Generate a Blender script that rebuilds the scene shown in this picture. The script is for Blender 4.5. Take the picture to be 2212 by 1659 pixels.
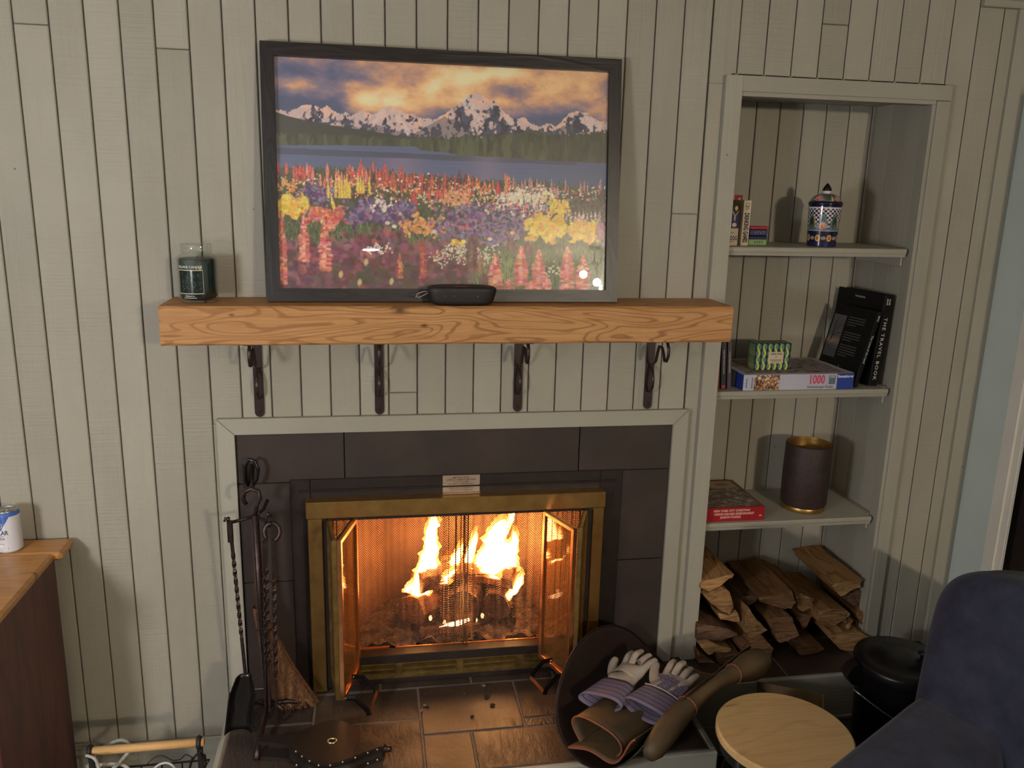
import bpy, bmesh, math, random
import numpy as np
from mathutils import Vector, Matrix
random.seed(7); rng = np.random.default_rng(7)
for o in list(bpy.data.objects): bpy.data.objects.remove(o)
scn = bpy.context.scene
COL = scn.collection

# ------------------------------------------------------------------ camera
F_PX, CX0, CY0 = 1787.7, 1106.0, 829.5
PIT, YAW, ROL = .23275, .17157, .02493
CAM = Vector((.4594, -2.4202, 1.84))
fw = Vector((math.sin(YAW)*math.cos(PIT), math.cos(YAW)*math.cos(PIT), -math.sin(PIT)))
r0 = Vector((math.cos(YAW), -math.sin(YAW), 0)); u0 = r0.cross(fw)
rt = r0*math.cos(ROL)+u0*math.sin(ROL); up = u0*math.cos(ROL)-r0*math.sin(ROL)
cd = bpy.data.cameras.new('camera'); cam = bpy.data.objects.new('camera', cd); COL.objects.link(cam)
cd.sensor_fit = 'HORIZONTAL'; cd.sensor_width = 36; cd.lens = F_PX*36/2212; cd.clip_start = .05
cam.matrix_world = Matrix.Translation(CAM) @ Matrix((rt, up, -fw)).transposed().to_4x4()
scn.camera = cam
def _ray(x, y): return fw+rt*((x-CX0)/F_PX)-up*((y-CY0)/F_PX)
def atY(x, y, Y): d = _ray(x, y); return CAM+d*((Y-CAM.y)/d.y)      # measured photo point on a plane of known depth
def atZ(x, y, Z): d = _ray(x, y); return CAM+d*((Z-CAM.z)/d.z)
def atX(x, y, X): d = _ray(x, y); return CAM+d*((X-CAM.x)/d.x)

# ------------------------------------------------------------------ world, exposure
scn.view_settings.view_transform = 'Standard'; scn.view_settings.look = 'None'
scn.view_settings.gamma = 1; scn.view_settings.use_curve_mapping = False
scn.view_settings.exposure = 0.17
wd = bpy.data.worlds.new('world'); scn.world = wd; wd.use_nodes = True
wd.node_tree.nodes['Background'].inputs[0].default_value = (.74, .70, .62, 1)
wd.node_tree.nodes['Background'].inputs[1].default_value = .27
LAMP_BULB, LAMP_CAN, LAMP_SHADE = 1850., 190., 80.      # strengths of pendant bulbs, ceiling can, lamp shade
FLAME_E = 75.

# ------------------------------------------------------------------ mesh builder
class MB:
    def __init__(s): s.v = []; s.f = []; s.mi = []; s.m = None; s.cur = 0
    def add(s, vs, fs):
        b = len(s.v)
        for p in vs:
            p = Vector(p)
            s.v.append(s.m @ p if s.m else p)
        for f in fs: s.f.append([i+b for i in f]); s.mi.append(s.cur)
        return s
    def box(s, x0, x1, y0, y1, z0, z1, c=0.0):
        x0, x1 = min(x0, x1), max(x0, x1); y0, y1 = min(y0, y1), max(y0, y1); z0, z1 = min(z0, z1), max(z0, z1)
        if c <= 0:
            vs = [(x, y, z) for z in (z0, z1) for y in (y0, y1) for x in (x0, x1)]
            return s.add(vs, [(0, 2, 3, 1), (4, 5, 7, 6), (0, 1, 5, 4), (2, 6, 7, 3), (0, 4, 6, 2), (1, 3, 7, 5)])
        c = min(c, .49*(x1-x0), .49*(y1-y0), .49*(z1-z0))
        X, Y, Z = (x0, x1), (y0, y1), (z0, z1); vs = []; ix = {}
        for i in (0, 1):
            for j in (0, 1):
                for k in (0, 1):
                    sx, sy, sz = (c if i == 0 else -c), (c if j == 0 else -c), (c if k == 0 else -c)
                    for a, p in enumerate(((X[i], Y[j]+sy, Z[k]+sz), (X[i]+sx, Y[j], Z[k]+sz), (X[i]+sx, Y[j]+sy, Z[k]))):
                        ix[i, j, k, a] = len(vs); vs.append(p)
        fs = []
        for i in (0, 1):
            q = [ix[i, 0, 0, 0], ix[i, 1, 0, 0], ix[i, 1, 1, 0], ix[i, 0, 1, 0]]; fs.append(q if i else q[::-1])
            q = [ix[0, i, 0, 1], ix[0, i, 1, 1], ix[1, i, 1, 1], ix[1, i, 0, 1]]; fs.append(q if i else q[::-1])
            q = [ix[0, 0, i, 2], ix[1, 0, i, 2], ix[1, 1, i, 2], ix[0, 1, i, 2]]; fs.append(q if i else q[::-1])
        for a in (0, 1):
            for b in (0, 1):
                q = [ix[a, b, 0, 0], ix[a, b, 0, 1], ix[a, b, 1, 1], ix[a, b, 1, 0]]; fs.append(q if a == b else q[::-1])
                q = [ix[a, 0, b, 0], ix[a, 1, b, 0], ix[a, 1, b, 2], ix[a, 0, b, 2]]; fs.append(q if a == b else q[::-1])
                q = [ix[0, a, b, 1], ix[0, a, b, 2], ix[1, a, b, 2], ix[1, a, b, 1]]; fs.append(q if a == b else q[::-1])
        for i in (0, 1):
            for j in (0, 1):
                for k in (0, 1):
                    t = [ix[i, j, k, 0], ix[i, j, k, 1], ix[i, j, k, 2]]; fs.append(t if (i+j+k) % 2 else t[::-1])
        return s.add(vs, fs)
    def prism(s, poly, axis, a, b):            # poly in the two other axes, extruded from a to b
        n = len(poly)
        def P(u, v, w): return {'x': (w, u, v), 'y': (u, w, v), 'z': (u, v, w)}[axis]
        vs = [P(u, v, a) for u, v in poly]+[P(u, v, b) for u, v in poly]
        return s.add(vs, [list(range(n))[::-1], list(range(n, 2*n))]+[(i, (i+1) % n, n+(i+1) % n, n+i) for i in range(n)])
    def tube(s, pts, r, n=8, closed=False, caps=True, flat=1.0, ref=None):
        pts = [Vector(p) for p in pts]; N = len(pts)
        R = r if isinstance(r, (list, tuple)) else [r]*N
        vs = []; prev = Vector(ref) if ref else None
        for i, p in enumerate(pts):
            t = (pts[(i+1) % N]-pts[i-1]) if closed else (pts[min(i+1, N-1)]-pts[max(i-1, 0)])
            t = t.normalized() if t.length > 1e-9 else Vector((0, 0, 1))
            if prev is None: prev = t.orthogonal()
            a = prev-t*prev.dot(t); a = a.normalized() if a.length > 1e-6 else t.orthogonal().normalized()
            b = t.cross(a); prev = a
            for k in range(n):
                th = 2*math.pi*k/n
                vs.append(p+a*(R[i]*math.cos(th))+b*(R[i]*flat*math.sin(th)))
        fs = []
        for i in range(N if closed else N-1):
            j = (i+1) % N
            for k in range(n): fs.append((i*n+k, i*n+(k+1) % n, j*n+(k+1) % n, j*n+k))
        if caps and not closed: fs += [list(range(n))[::-1], list(range((N-1)*n, N*n))]
        return s.add(vs, fs)
    def lathe(s, prof, cx, cy, cz=0., n=32, caps=True, sx=1, sy=1):
        vs = [(cx+r*sx*math.cos(2*math.pi*k/n), cy+r*sy*math.sin(2*math.pi*k/n), cz+z) for r, z in prof for k in range(n)]
        fs = [(i*n+k, i*n+(k+1) % n, (i+1)*n+(k+1) % n, (i+1)*n+k) for i in range(len(prof)-1) for k in range(n)]
        if caps:
            if prof[0][0] > 1e-5: fs.append(list(range(n))[::-1])
            if prof[-1][0] > 1e-5: fs.append(list(range((len(prof)-1)*n, len(prof)*n)))
        return s.add(vs, fs)
    def grid(s, fn, nu, nv, closeu=False):
        vs = [fn(i/(nu if closeu else nu-1), j/(nv-1)) for j in range(nv) for i in range(nu)]
        fs = []
        for j in range(nv-1):
            for i in range(nu if closeu else nu-1):
                i2 = (i+1) % nu
                fs.append((j*nu+i, j*nu+i2, (j+1)*nu+i2, (j+1)*nu+i))
        return s.add(vs, fs)
    def sphere(s, c, r, n=12, m=8, sx=1, sy=1, sz=1):
        return s.grid(lambda u, v: (c[0]+r*sx*math.cos(2*math.pi*u)*math.sin(math.pi*(.001+.998*v)), c[1]+r*sy*math.sin(2*math.pi*u)*math.sin(math.pi*(.001+.998*v)), c[2]-r*sz*math.cos(math.pi*(.001+.998*v))), n, m, True)
    def build(s, name, mat, parent=None, smooth=False):
        me = bpy.data.meshes.new(name); org = root_loc(parent)
        me.from_pydata([tuple(p-org) for p in s.v], [], s.f)
        mats = mat if isinstance(mat, (list, tuple)) else [mat]
        for m in mats: me.materials.append(m)
        if len(mats) > 1: me.polygons.foreach_set('material_index', s.mi)
        if smooth: me.polygons.foreach_set('use_smooth', [True]*len(s.f))
        me.validate()
        if smooth == 2:
            try: me.set_sharp_from_angle(angle=math.radians(40))
            except Exception: pass
        o = bpy.data.objects.new(name, me); COL.objects.link(o)
        if parent: o.parent = parent
        return o
def root_loc(p):
    v = Vector((0, 0, 0))
    while p: v += p.location; p = p.parent
    return v
def thing(name, label, cat, loc, group=None):
    o = bpy.data.objects.new(name, None); COL.objects.link(o); o.location = loc; o.empty_display_size = .02
    o['label'] = label; o['category'] = cat
    if group: o['group'] = group
    return o
def tag(o, label, cat, group=None):
    o['label'] = label; o['category'] = cat
    if group: o['group'] = group
    return o
def struct(o): o['kind'] = 'structure'; return o
def lab(o, l): o['label'] = l; return o

# ------------------------------------------------------------------ materials
class NT:
    def __init__(s, name):
        s.mat = bpy.data.materials.new(name); s.mat.use_nodes = True; s.t = s.mat.node_tree; s.b = s.t.nodes['Principled BSDF']
        s.out = s.t.nodes['Material Output']; s.tc = None
    def n(s, typ, **kw):
        n = s.t.nodes.new(typ)
        for k, v in kw.items():
            if isinstance(k, str) and k.startswith('i_'):
                key = k[2:]; key = int(key) if key.isdigit() else key
                s.set(n.inputs[key], v)
            else: setattr(n, k, v)
        return n
    def set(s, sock, v):
        if isinstance(v, bpy.types.NodeSocket): s.t.links.new(v, sock)
        else: sock.default_value = v
    def coord(s, scale=(1, 1, 1), rand=0., kind='Object'):
        if not s.tc: s.tc = s.n('ShaderNodeTexCoord')
        m = s.n('ShaderNodeMapping'); s.t.links.new(s.tc.outputs[kind], m.inputs[0]); m.inputs['Scale'].default_value = scale
        if rand:
            oi = s.n('ShaderNodeObjectInfo'); k = s.n('ShaderNodeMath', operation='MULTIPLY', i_0=oi.outputs['Random'], i_1=rand)
            c = s.n('ShaderNodeCombineXYZ', i_0=k.outputs[0], i_1=k.outputs[0], i_2=k.outputs[0]); s.t.links.new(c.outputs[0], m.inputs['Location'])
        return m.outputs[0]
    def noise(s, vec, scale=5., det=3., rough=.55, dist=0.):
        return s.n('ShaderNodeTexNoise', i_Vector=vec, i_Scale=scale, i_Detail=det, i_Roughness=rough, i_Distortion=dist).outputs[0]
    def math(s, op, a, b=0.): return s.n('ShaderNodeMath', operation=op, i_0=a, i_1=b).outputs[0]
    def ramp(s, fac, stops, interp='LINEAR'):
        r = s.n('ShaderNodeValToRGB', i_0=fac); e = r.color_ramp; e.interpolation = interp
        while len(e.elements) > 1: e.elements.remove(e.elements[-1])
        e.elements[0].position = stops[0][0]; e.elements[0].color = rgba(stops[0][1])
        for p, c in stops[1:]: x = e.elements.new(p); x.color = rgba(c)
        return r.outputs[0]
    def mix(s, fac, a, b, mode='MIX'):
        m = s.n('ShaderNodeMix', data_type='RGBA', blend_type=mode); s.set(m.inputs[0], fac)
        s.set(m.inputs[6], a if isinstance(a, bpy.types.NodeSocket) else rgba(a)); s.set(m.inputs[7], b if isinstance(b, bpy.types.NodeSocket) else rgba(b))
        return m.outputs[2]
    def bump(s, h, st=.3, dist=.01, nrm=None):
        b = s.n('ShaderNodeBump', i_Strength=st, i_Distance=dist, i_Height=h)
        if nrm: s.t.links.new(nrm, b.inputs['Normal'])
        s.t.links.new(b.outputs[0], s.b.inputs['Normal']); return b.outputs[0]
    def fin(s, col=None, rough=.6, metal=0., spec=None):
        if col is not None: s.set(s.b.inputs['Base Color'], col if isinstance(col, bpy.types.NodeSocket) else rgba(col))
        s.set(s.b.inputs['Roughness'], rough); s.b.inputs['Metallic'].default_value = metal
        if spec is not None: s.b.inputs['Specular IOR Level'].default_value = spec
        return s.mat
def rgba(c):
    if isinstance(c, (int, float)): return (c, c, c, 1)
    return tuple(c) if len(c) == 4 else (*c, 1)
def sr(r, g, b):                                        # display sRGB 0-255 to linear
    return tuple((x/255/12.92 if x/255 <= .04045 else ((x/255+.055)/1.055)**2.4) for x in (r, g, b))
def pm(name, c1, c2=None, scale=8., stretch=(1, 1, 1), rough=.6, metal=0., bump=0., bscale=60., bdist=.004, rand=0., spec=None, det=4.):
    s = NT(name); v = s.coord(stretch, rand)
    c = s.ramp(s.noise(v, scale, det), [(.3, c1), (.7, c2 or c1)])
    if bump: s.bump(s.noise(v, bscale, 4), bump, bdist)
    return s.fin(c, rough, metal, spec)
def paint(name, c1, c2, horiz=True, vert=True, k=1.):
    s = NT(name); v = s.coord((1, 1, 1), 13.)
    oi = s.n('ShaderNodeObjectInfo')
    base = s.ramp(s.noise(v, 2.2, 3), [(.3, c1), (.7, c2)])
    t = s.math('MULTIPLY_ADD', oi.outputs['Random'], .14); s.t.nodes[-1].inputs[2].default_value = .93
    base = s.mix(1., base, s.n('ShaderNodeCombineColor', i_0=t, i_1=t, i_2=t).outputs[0], 'MULTIPLY')
    # small nail holes and dents
    vo = s.n('ShaderNodeTexVoronoi', i_Vector=s.coord((1, .0, 1), 13.), i_Scale=7.5); vo.inputs['Randomness'].default_value = 1
    dot = s.math('LESS_THAN', vo.outputs['Distance'], .022)
    base = s.mix(s.math('MULTIPLY', dot, .75), base, (.07, .065, .055))
    h = None
    g = s.noise(s.coord((42, 42, 1.6), 13.), 1.6, 4, .6, .6)                    # raised vertical grain
    msk = s.ramp(s.noise(s.coord((6, 6, 1.2), 31.), 1.3, 2), [(.42, 0.), (.62, 1.)])
    hs = s.noise(s.coord((1.4, 1.4, 120), 7.), 1.1, 3, .6, .3)                   # saw marks across
    hm = s.ramp(s.noise(s.coord((3, 3, 3), 5.), 1.0, 2), [(.38, 0.), (.6, 1.)])
    a = s.math('MULTIPLY', g, msk) if vert else s.math('MULTIPLY', g, 0.)
    b = s.math('MULTIPLY', hs, hm) if horiz else s.math('MULTIPLY', g, 0.)
    fine = s.math('MULTIPLY', s.noise(v, 260., 2), .18)
    s.bump(s.math('ADD', s.math('ADD', a, s.math('MULTIPLY', b, .8)), fine), .62*k, .004)
    return s.fin(base, .52, 0., .35)
def wood(name, light, dark, line, axis='x', freq=26., rough=.5, fine=.5, kscale=1., knots=None, rand=0., bump=.25, spec=.3):
    s = NT(name)
    st = {'x': (1.0, 6, 6), 'y': (6, 1.0, 6), 'z': (6, 6, 1.0)}[axis]; st = tuple(a*kscale for a in st)
    sf = {'x': (6, 130, 130), 'y': (130, 6, 130), 'z': (130, 130, 6)}[axis]
    v = s.coord(st, rand)
    nz = s.noise(v, 1.35, 2, .45, .35)
    h = s.math('SINE', s.math('MULTIPLY', nz, freq*6.283/3))
    fib = s.noise(s.coord(sf, rand), 1., 3, .6)
    c = s.ramp(fib, [(.25, dark), (.7, light)])
    c = s.mix(s.math('MULTIPLY', s.ramp(h, [(.45, 0.), (.95, 1.)]), fine), c, line)
    big = s.noise(s.coord(tuple(a*.6 for a in st), rand+3), 2.2, 3)
    c = s.mix(s.ramp(big, [(.35, .35), (.65, 0.)]), c, dark)
    crack = s.noise(s.coord(tuple(a*1.4 for a in st), rand+9), 2.6, 2, .5, .2)
    c = s.mix(s.ramp(crack, [(.70, 0.), (.76, .8)]), c, tuple(x*.25 for x in dark))
    if knots:
        for (kx, ky, kz, kr) in knots:
            vv = s.n('ShaderNodeVectorMath', operation='DISTANCE', i_0=s.coord((1, 1, 1.9))); vv.inputs[1].default_value = (kx, ky, kz*1.9)
            c = s.mix(s.ramp(s.math('ADD', vv.outputs['Value'], s.math('MULTIPLY', s.math('SUBTRACT', fib, .5), kr*.8)), [(kr*.5, .93), (kr, .5), (kr*2.2, 0.)]), c, tuple(x*.22 for x in dark))
    s.bump(s.math('ADD', s.math('MULTIPLY', fib, .5), s.math('MULTIPLY', h, .12)), bump, .002)
    return s.fin(c, rough, 0., spec)
def vcol(name, rough=.5, spec=.3):
    s = NT(name); a = s.n('ShaderNodeAttribute', attribute_name='Col'); return s.fin(a.outputs[0], rough, 0., spec)
def glassy(name, tint=(1, 1, 1), ior=1.45, rough=.0, opac=0., dirt=(.3, .3, .3)):
    s = NT(name); t = s.t
    tr = s.n('ShaderNodeBsdfTransparent'); tr.inputs[0].default_value = rgba(tint)
    gl = s.n('ShaderNodeBsdfGlossy'); gl.inputs['Roughness'].default_value = rough
    fr = s.n('ShaderNodeFresnel'); ge = s.n('ShaderNodeNewGeometry'); s.set(fr.inputs[0], s.math('POWER', ior, s.math('SUBTRACT', 1., s.math('MULTIPLY', ge.outputs['Backfacing'], 2.))))   # thin pane: same reflectance from both sides
    m = s.n('ShaderNodeMixShader'); t.links.new(fr.outputs[0], m.inputs[0]); t.links.new(tr.outputs[0], m.inputs[1]); t.links.new(gl.outputs[0], m.inputs[2])
    res = m.outputs[0]
    if opac:
        df = s.n('ShaderNodeBsdfDiffuse'); df.inputs[0].default_value = rgba(dirt)
        k = s.ramp(s.noise(s.coord((1, 1, 1)), 14., 4), [(.35, opac*.5), (.7, opac)])
        m2 = s.n('ShaderNodeMixShader'); t.links.new(k, m2.inputs[0]); t.links.new(res, m2.inputs[1]); t.links.new(df.outputs[0], m2.inputs[2]); res = m2.outputs[0]
    t.links.new(res, s.out.inputs[0]); return s.mat
def emis(name, col, st):
    s = NT(name); s.b.inputs['Base Color'].default_value = rgba(col); s.b.inputs['Emission Color'].default_value = rgba(col); s.b.inputs['Emission Strength'].default_value = st; return s.mat

WALL1, WALL2 = sr(155, 149, 135), sr(164, 158, 144)
M = {}
M['plank'] = paint('painted_plank', WALL1, WALL2)
M['trim'] = paint('painted_trim', sr(156, 151, 137), sr(164, 159, 146), False, True, .7)
M['trimh'] = paint('painted_trim_level', sr(156, 151, 137), sr(164, 159, 146), True, False, .7)
M['gap'] = pm('painted_backing', WALL1, WALL2, rough=.6)
M['slate'] = pm('black_slate', sr(50, 41, 38), sr(62, 51, 46), 6, rough=.55, bump=.25, bscale=26, bdist=.004, rand=9., spec=.35)
def _slate_floor():
    s = NT('hearth_slate'); v = s.coord((1, 1, 1), 11.)
    c = s.ramp(s.noise(v, 7, 5), [(.3, sr(52, 42, 37)), (.7, sr(70, 56, 48))])
    n = s.noise(s.coord((26, 9, 9), 17.), 1.6, 5, .65, 1.2)
    m = s.ramp(s.noise(s.coord((1, 1, 1), 23.), 4.2, 2), [(.42, .08), (.6, 1.)])
    s.bump(s.math('ADD', s.math('MULTIPLY', n, m), s.math('MULTIPLY', s.noise(v, 70, 3), .12)), .9, .006)
    return s.fin(c, .42, 0., .5)
M['hslate'] = _slate_floor()
M['grout'] = pm('grout', sr(120, 104, 90), sr(98, 84, 72), 30, rough=.9)
M['dgrout'] = pm('dark_grout', sr(72, 62, 56), sr(58, 50, 46), 30, rough=.9)
M['blackmetal'] = pm('black_metal', sr(38, 30, 28), sr(48, 38, 34), 20, rough=.45, metal=.3, bump=.08, bscale=120)
M['iron'] = pm('wrought_iron', sr(56, 44, 42), sr(76, 60, 56), 60, rough=.36, metal=.75, bump=.15, bscale=160)
M['bronze'] = pm('bracket_brown_steel', sr(52, 38, 36), sr(64, 48, 46), 40, rough=.34, metal=.35, bump=.06)
M['brass'] = pm('aged_brass', sr(182, 146, 88), sr(158, 122, 68), 22, (1, 1, 1), .36, .9, .06, 200)
M['brassold'] = pm('tarnished_brass', sr(150, 126, 72), sr(112, 88, 48), 26, (1, 1, 1), .46, .85, .12, 90)
M['copper'] = pm('coppery_brass', sr(206, 146, 96), sr(180, 116, 70), 30, rough=.3, metal=.9)
M['oak'] = wood('oak_beam', sr(198, 150, 98), sr(170, 118, 70), sr(116, 70, 38), 'x', 58., .55, .6, 1.25, [(.535, -.19, 1.512, .014), (.60, -.19, 1.47, .007), (.10, -.19, 1.50, .005)])
M['cabtop'] = wood('cabinet_top', sr(186, 134, 76), sr(164, 112, 58), sr(128, 80, 40), 'x', 30., .3, .3, .9, spec=.5)
M['cabside'] = wood('cabinet_side', sr(104, 58, 44), sr(70, 38, 32), sr(48, 28, 26), 'z', 12., .42, .5, .8, spec=.5)
M['pine'] = wood('pine_top', sr(212, 178, 128), sr(200, 162, 108), sr(180, 134, 80), 'x', 20., .45, .3, 1.1, spec=.35, bump=.08)
M['dowel'] = wood('dowel', sr(222, 178, 120), sr(206, 160, 104), sr(180, 132, 80), 'x', 8., .5, .3, 2)
M['navy'] = None
M['black'] = pm('soft_black', sr(24, 20, 19), sr(32, 27, 25), 40, rough=.6, bump=.05)
M['blackgloss'] = pm('gloss_black', sr(16, 13, 13), sr(22, 18, 17), 30, rough=.25)
M['white'] = pm('white_paint', sr(226, 218, 206), sr(216, 208, 196), 6, rough=.45)
M['paleblue'] = pm('pale_blue_wall', sr(196, 204, 198), sr(188, 198, 192), 3, rough=.8, bump=.04, bscale=200)
M['silver'] = pm('silver_metal', sr(200, 198, 194), sr(180, 178, 174), 30, rough=.25, metal=.9)
M['pane'] = glassy('picture_glass')
def _dusty(mat):                                   # faint greasy film on the picture glass spreads the lamp reflections
    t = mat.node_tree; out = t.nodes['Material Output']; src = out.inputs[0].links[0].from_socket
    g = t.nodes.new('ShaderNodeBsdfGlossy'); g.inputs['Roughness'].default_value = .36; m = t.nodes.new('ShaderNodeMixShader'); m.inputs[0].default_value = .022
    t.links.new(src, m.inputs[1]); t.links.new(g.outputs[0], m.inputs[2]); t.links.new(m.outputs[0], out.inputs[0])
_dusty(M['pane'])

# ------------------------------------------------------------------ lettering
_dg = None
def lettering(txt, size, mat, parent, mp, sx=1., bold=0., align='CENTER', name='lettering', spacing=1.):
    """flat lettering; mp maps text plane (u right, v up) to world"""
    cu = bpy.data.curves.new('t', 'FONT'); cu.body = txt; cu.size = size; cu.align_x = align; cu.align_y = 'CENTER'; cu.offset = bold*size; cu.resolution_u = 2; cu.space_character = spacing
    o = bpy.data.objects.new('t', cu); COL.objects.link(o)
    dg = bpy.context.evaluated_depsgraph_get(); me0 = o.evaluated_get(dg).to_mesh()
    vs = [tuple(v.co) for v in me0.vertices]; fs = [tuple(p.vertices) for p in me0.polygons]
    bpy.data.objects.remove(o); bpy.data.curves.remove(cu)
    b = MB(); b.add([mp(x*sx, y) for x, y, z in vs], fs)
    return b.build(name, mat, parent)
def dashes(w, h, mat, parent, mp, seed=1):
    """print too small to read in the photograph: a row of short strokes"""
    r = np.random.default_rng(seed); b = MB(); x = -w/2
    while x < w/2:
        d = r.uniform(.5, 1.6)*h; e = min(x+d, w/2); b.add([mp(x, -h/2), mp(e, -h/2), mp(e, h/2), mp(x, h/2)], [(0, 1, 2, 3)]); x = e+h*.45
    o = b.build('small_print', mat, parent); o['kind'] = 'stuff'; return o
def plane_map(o, u, v):
    o, u, v = Vector(o), Vector(u).normalized(), Vector(v).normalized()
    return lambda a, b: o+u*a+v*b

# ------------------------------------------------------------------ painter for printed surfaces
class Paint:
    def __init__(s, W, H, base=(0, 0, 0)):
        s.W, s.H = W, H; s.a = np.empty((H, W, 3)); s.a[:] = base
        s.Y, s.X = np.mgrid[0:H, 0:W]; s.u = (s.X+.5)/W; s.v = (s.Y+.5)/H
    def fbm(s, sx, sy, seed, oct=5, rough=.55):
        r = np.random.default_rng(seed); out = np.zeros((s.H, s.W)); amp = 1; tot = 0
        for o in range(oct):
            nx, ny = max(2, int(sx*2**o))+2, max(2, int(sy*2**o))+2
            g = r.random((ny, nx)); fx = s.u*(nx-2); fy = s.v*(ny-2)
            ix = fx.astype(int); iy = fy.astype(int); tx = fx-ix; ty = fy-iy; tx = tx*tx*(3-2*tx); ty = ty*ty*(3-2*ty)
            out += amp*((g[iy, ix]*(1-tx)+g[iy, ix+1]*tx)*(1-ty)+(g[iy+1, ix]*(1-tx)+g[iy+1, ix+1]*tx)*ty); tot += amp; amp *= rough
        return out/tot
    def mixin(s, m, c): s.a = s.a*(1-m[..., None])+np.asarray(c)*m[..., None]
    def blob(s, u, v, ru, rv, c, al=1., soft=.35, ang=0.):
        R = max(ru*s.W, rv*s.H)*1.15+1; x0, x1 = int(max(0, u*s.W-R)), int(min(s.W, u*s.W+R+1)); y0, y1 = int(max(0, v*s.H-R)), int(min(s.H, v*s.H+R+1))
        if x1 <= x0 or y1 <= y0: return
        dx = s.X[y0:y1, x0:x1]+.5-u*s.W; dy = s.Y[y0:y1, x0:x1]+.5-v*s.H
        if ang: ca, sa = math.cos(ang), math.sin(ang); dx, dy = dx*ca+dy*sa, -dx*sa+dy*ca
        d = np.sqrt((dx/(ru*s.W))**2+(dy/(rv*s.H))**2); m = np.clip((1-d)/soft, 0, 1)*al
        w = s.a[y0:y1, x0:x1]; s.a[y0:y1, x0:x1] = w*(1-m[..., None])+np.asarray(c)*m[..., None]
    def rect(s, u0, v0, u1, v1, c):
        s.a[int(round(v0*s.H)):int(round(v1*s.H)), int(round(u0*s.W)):int(round(u1*s.W))] = c
    def mesh(s, name, fn, mat, parent):
        """grid of W x H points coloured by the picture; fn(u, v) -> xyz arrays"""
        W, H = s.W, s.H; U = s.X/(W-1); V = s.Y/(H-1); P = np.stack(fn(U, V), -1).reshape(-1, 3)-np.array(root_loc(parent))
        idx = np.arange(W*H).reshape(H, W); q = np.stack([idx[1:, :-1], idx[1:, 1:], idx[:-1, 1:], idx[:-1, :-1]], -1).reshape(-1, 4)
        me = bpy.data.meshes.new(name); me.vertices.add(W*H); me.vertices.foreach_set('co', P.astype(np.float32).ravel())
        me.loops.add(q.size); me.loops.foreach_set('vertex_index', q.astype(np.int32).ravel())
        me.polygons.add(len(q)); me.polygons.foreach_set('loop_start', (np.arange(len(q))*4).astype(np.int32)); me.update(calc_edges=True)
        at = me.color_attributes.new('Col', 'FLOAT_COLOR', 'POINT'); c = np.ones((W*H, 4), np.float32); c[:, :3] = np.clip(s.a, 0, 1).reshape(-1, 3); at.data.foreach_set('color', c.ravel())
        me.polygons.foreach_set('use_smooth', np.ones(len(q), bool)); me.materials.append(mat)
        o = bpy.data.objects.new(name, me); COL.objects.link(o)
        if parent: o.parent = parent
        return o
M['print'] = vcol('printed_paper', .6)
M['glaze'] = vcol('glazed_print', .15, .5)

# ================================================================== ROOM SHELL
W_ = .0845; HZ = .281; CEIL = 2.425; XR = 2.47; NY = .30
NX0, NX1, NZ1 = 1.537, 2.170, 2.130
GAP = .0017
fl = struct(MB().box(-2.6, 3.6, -6.2, .02, -.05, 0).build('floor', pm('dark_floor', sr(44, 36, 32), sr(56, 46, 40), 5, (1, 6, 1), .5)))
ce = struct(MB().box(-2.6, 3.6, -6.2, .4, CEIL, CEIL+.05).build('ceiling', pm('ceiling_white', sr(206, 200, 186), sr(214, 208, 194), 3, rough=.85)))
# backing wall behind the planks, with the two openings left free
bw = MB()
bw.box(-2.6, .05, .0115, .05, 0, CEIL); bw.box(.05, 1.41, .0115, .05, 1.14, CEIL); bw.box(1.41, 1.52, .0115, .05, 0, CEIL)
bw.box(1.52, 2.185, .0115, .05, 2.145, CEIL); bw.box(2.185, XR+.05, .0115, .05, 0, CEIL)
wall_back = struct(bw.build('wall_back', M['gap']))
OPEN = [(.04, 1.42, 0, 1.15), (1.516, 2.188, 0, 2.15)]
def plank_cell(x0, x1, z0, z1, parent, mat=M['plank'], y0=0., y1=.0115):
    rects = [(x0, x1, z0, z1)]
    for ox0, ox1, oz0, oz1 in OPEN:
        out = []
        for a, b, c, d in rects:
            if b <= ox0 or a >= ox1 or d <= oz0 or c >= oz1: out.append((a, b, c, d)); continue
            if d > oz1: out.append((a, b, oz1, d))
            if a < ox0: out.append((a, ox0, c, min(d, oz1)))
            if b > ox1: out.append((ox1, b, c, min(d, oz1)))
        rects = out
    rects = [r for r in rects if r[1]-r[0] > .004]
    if not rects: return
    m = MB()
    for k, (a, b, c, d) in enumerate(rects): m.box(a, b, y0, y1, c, d, .0022 if len(rects) == 1 else (.0022 if k == 0 else 0))
    return m.build('plank', mat, parent)
BB = .123
joints = {-5: atY(65, 52, 0).z, -1: atY(363, 105, 0).z, 6: 1.236, 16: atY(1480, 462, 0).z, 12: 1.86, 21: 2.33, -9: 1.3}
for i in range(-30, 29):
    x0, x1 = i*W_+GAP, (i+1)*W_-GAP
    if i >= 17: x0 += .002; x1 += .002
    if i == 28: x1 = XR
    lo = BB if x0 < .02 else HZ
    if x1 > 2.2: lo = 0.0
    if i in joints:
        z = joints[i]; plank_cell(x0, x1, lo, z-.0008, wall_back); plank_cell(x0, x1, z+.0008, CEIL, wall_back)
    else: plank_cell(x0, x1, lo, CEIL, wall_back)
struct(MB().box(-2.6, .02, -.002, .0115, 0, .058, .002).box(-2.6, .02, -.005, .0115, .0595, BB-.0015, .002).build('baseboard_left', M['trimh']))
struct(MB().box(2.41, XR, -.013, .0, 0, CEIL, .002).build('trim_7', M['trim']))
struct(MB().box(2.28, XR, -.022, .0, CEIL-.022, CEIL, .003).build('trim_8', M['trimh']))

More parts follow.
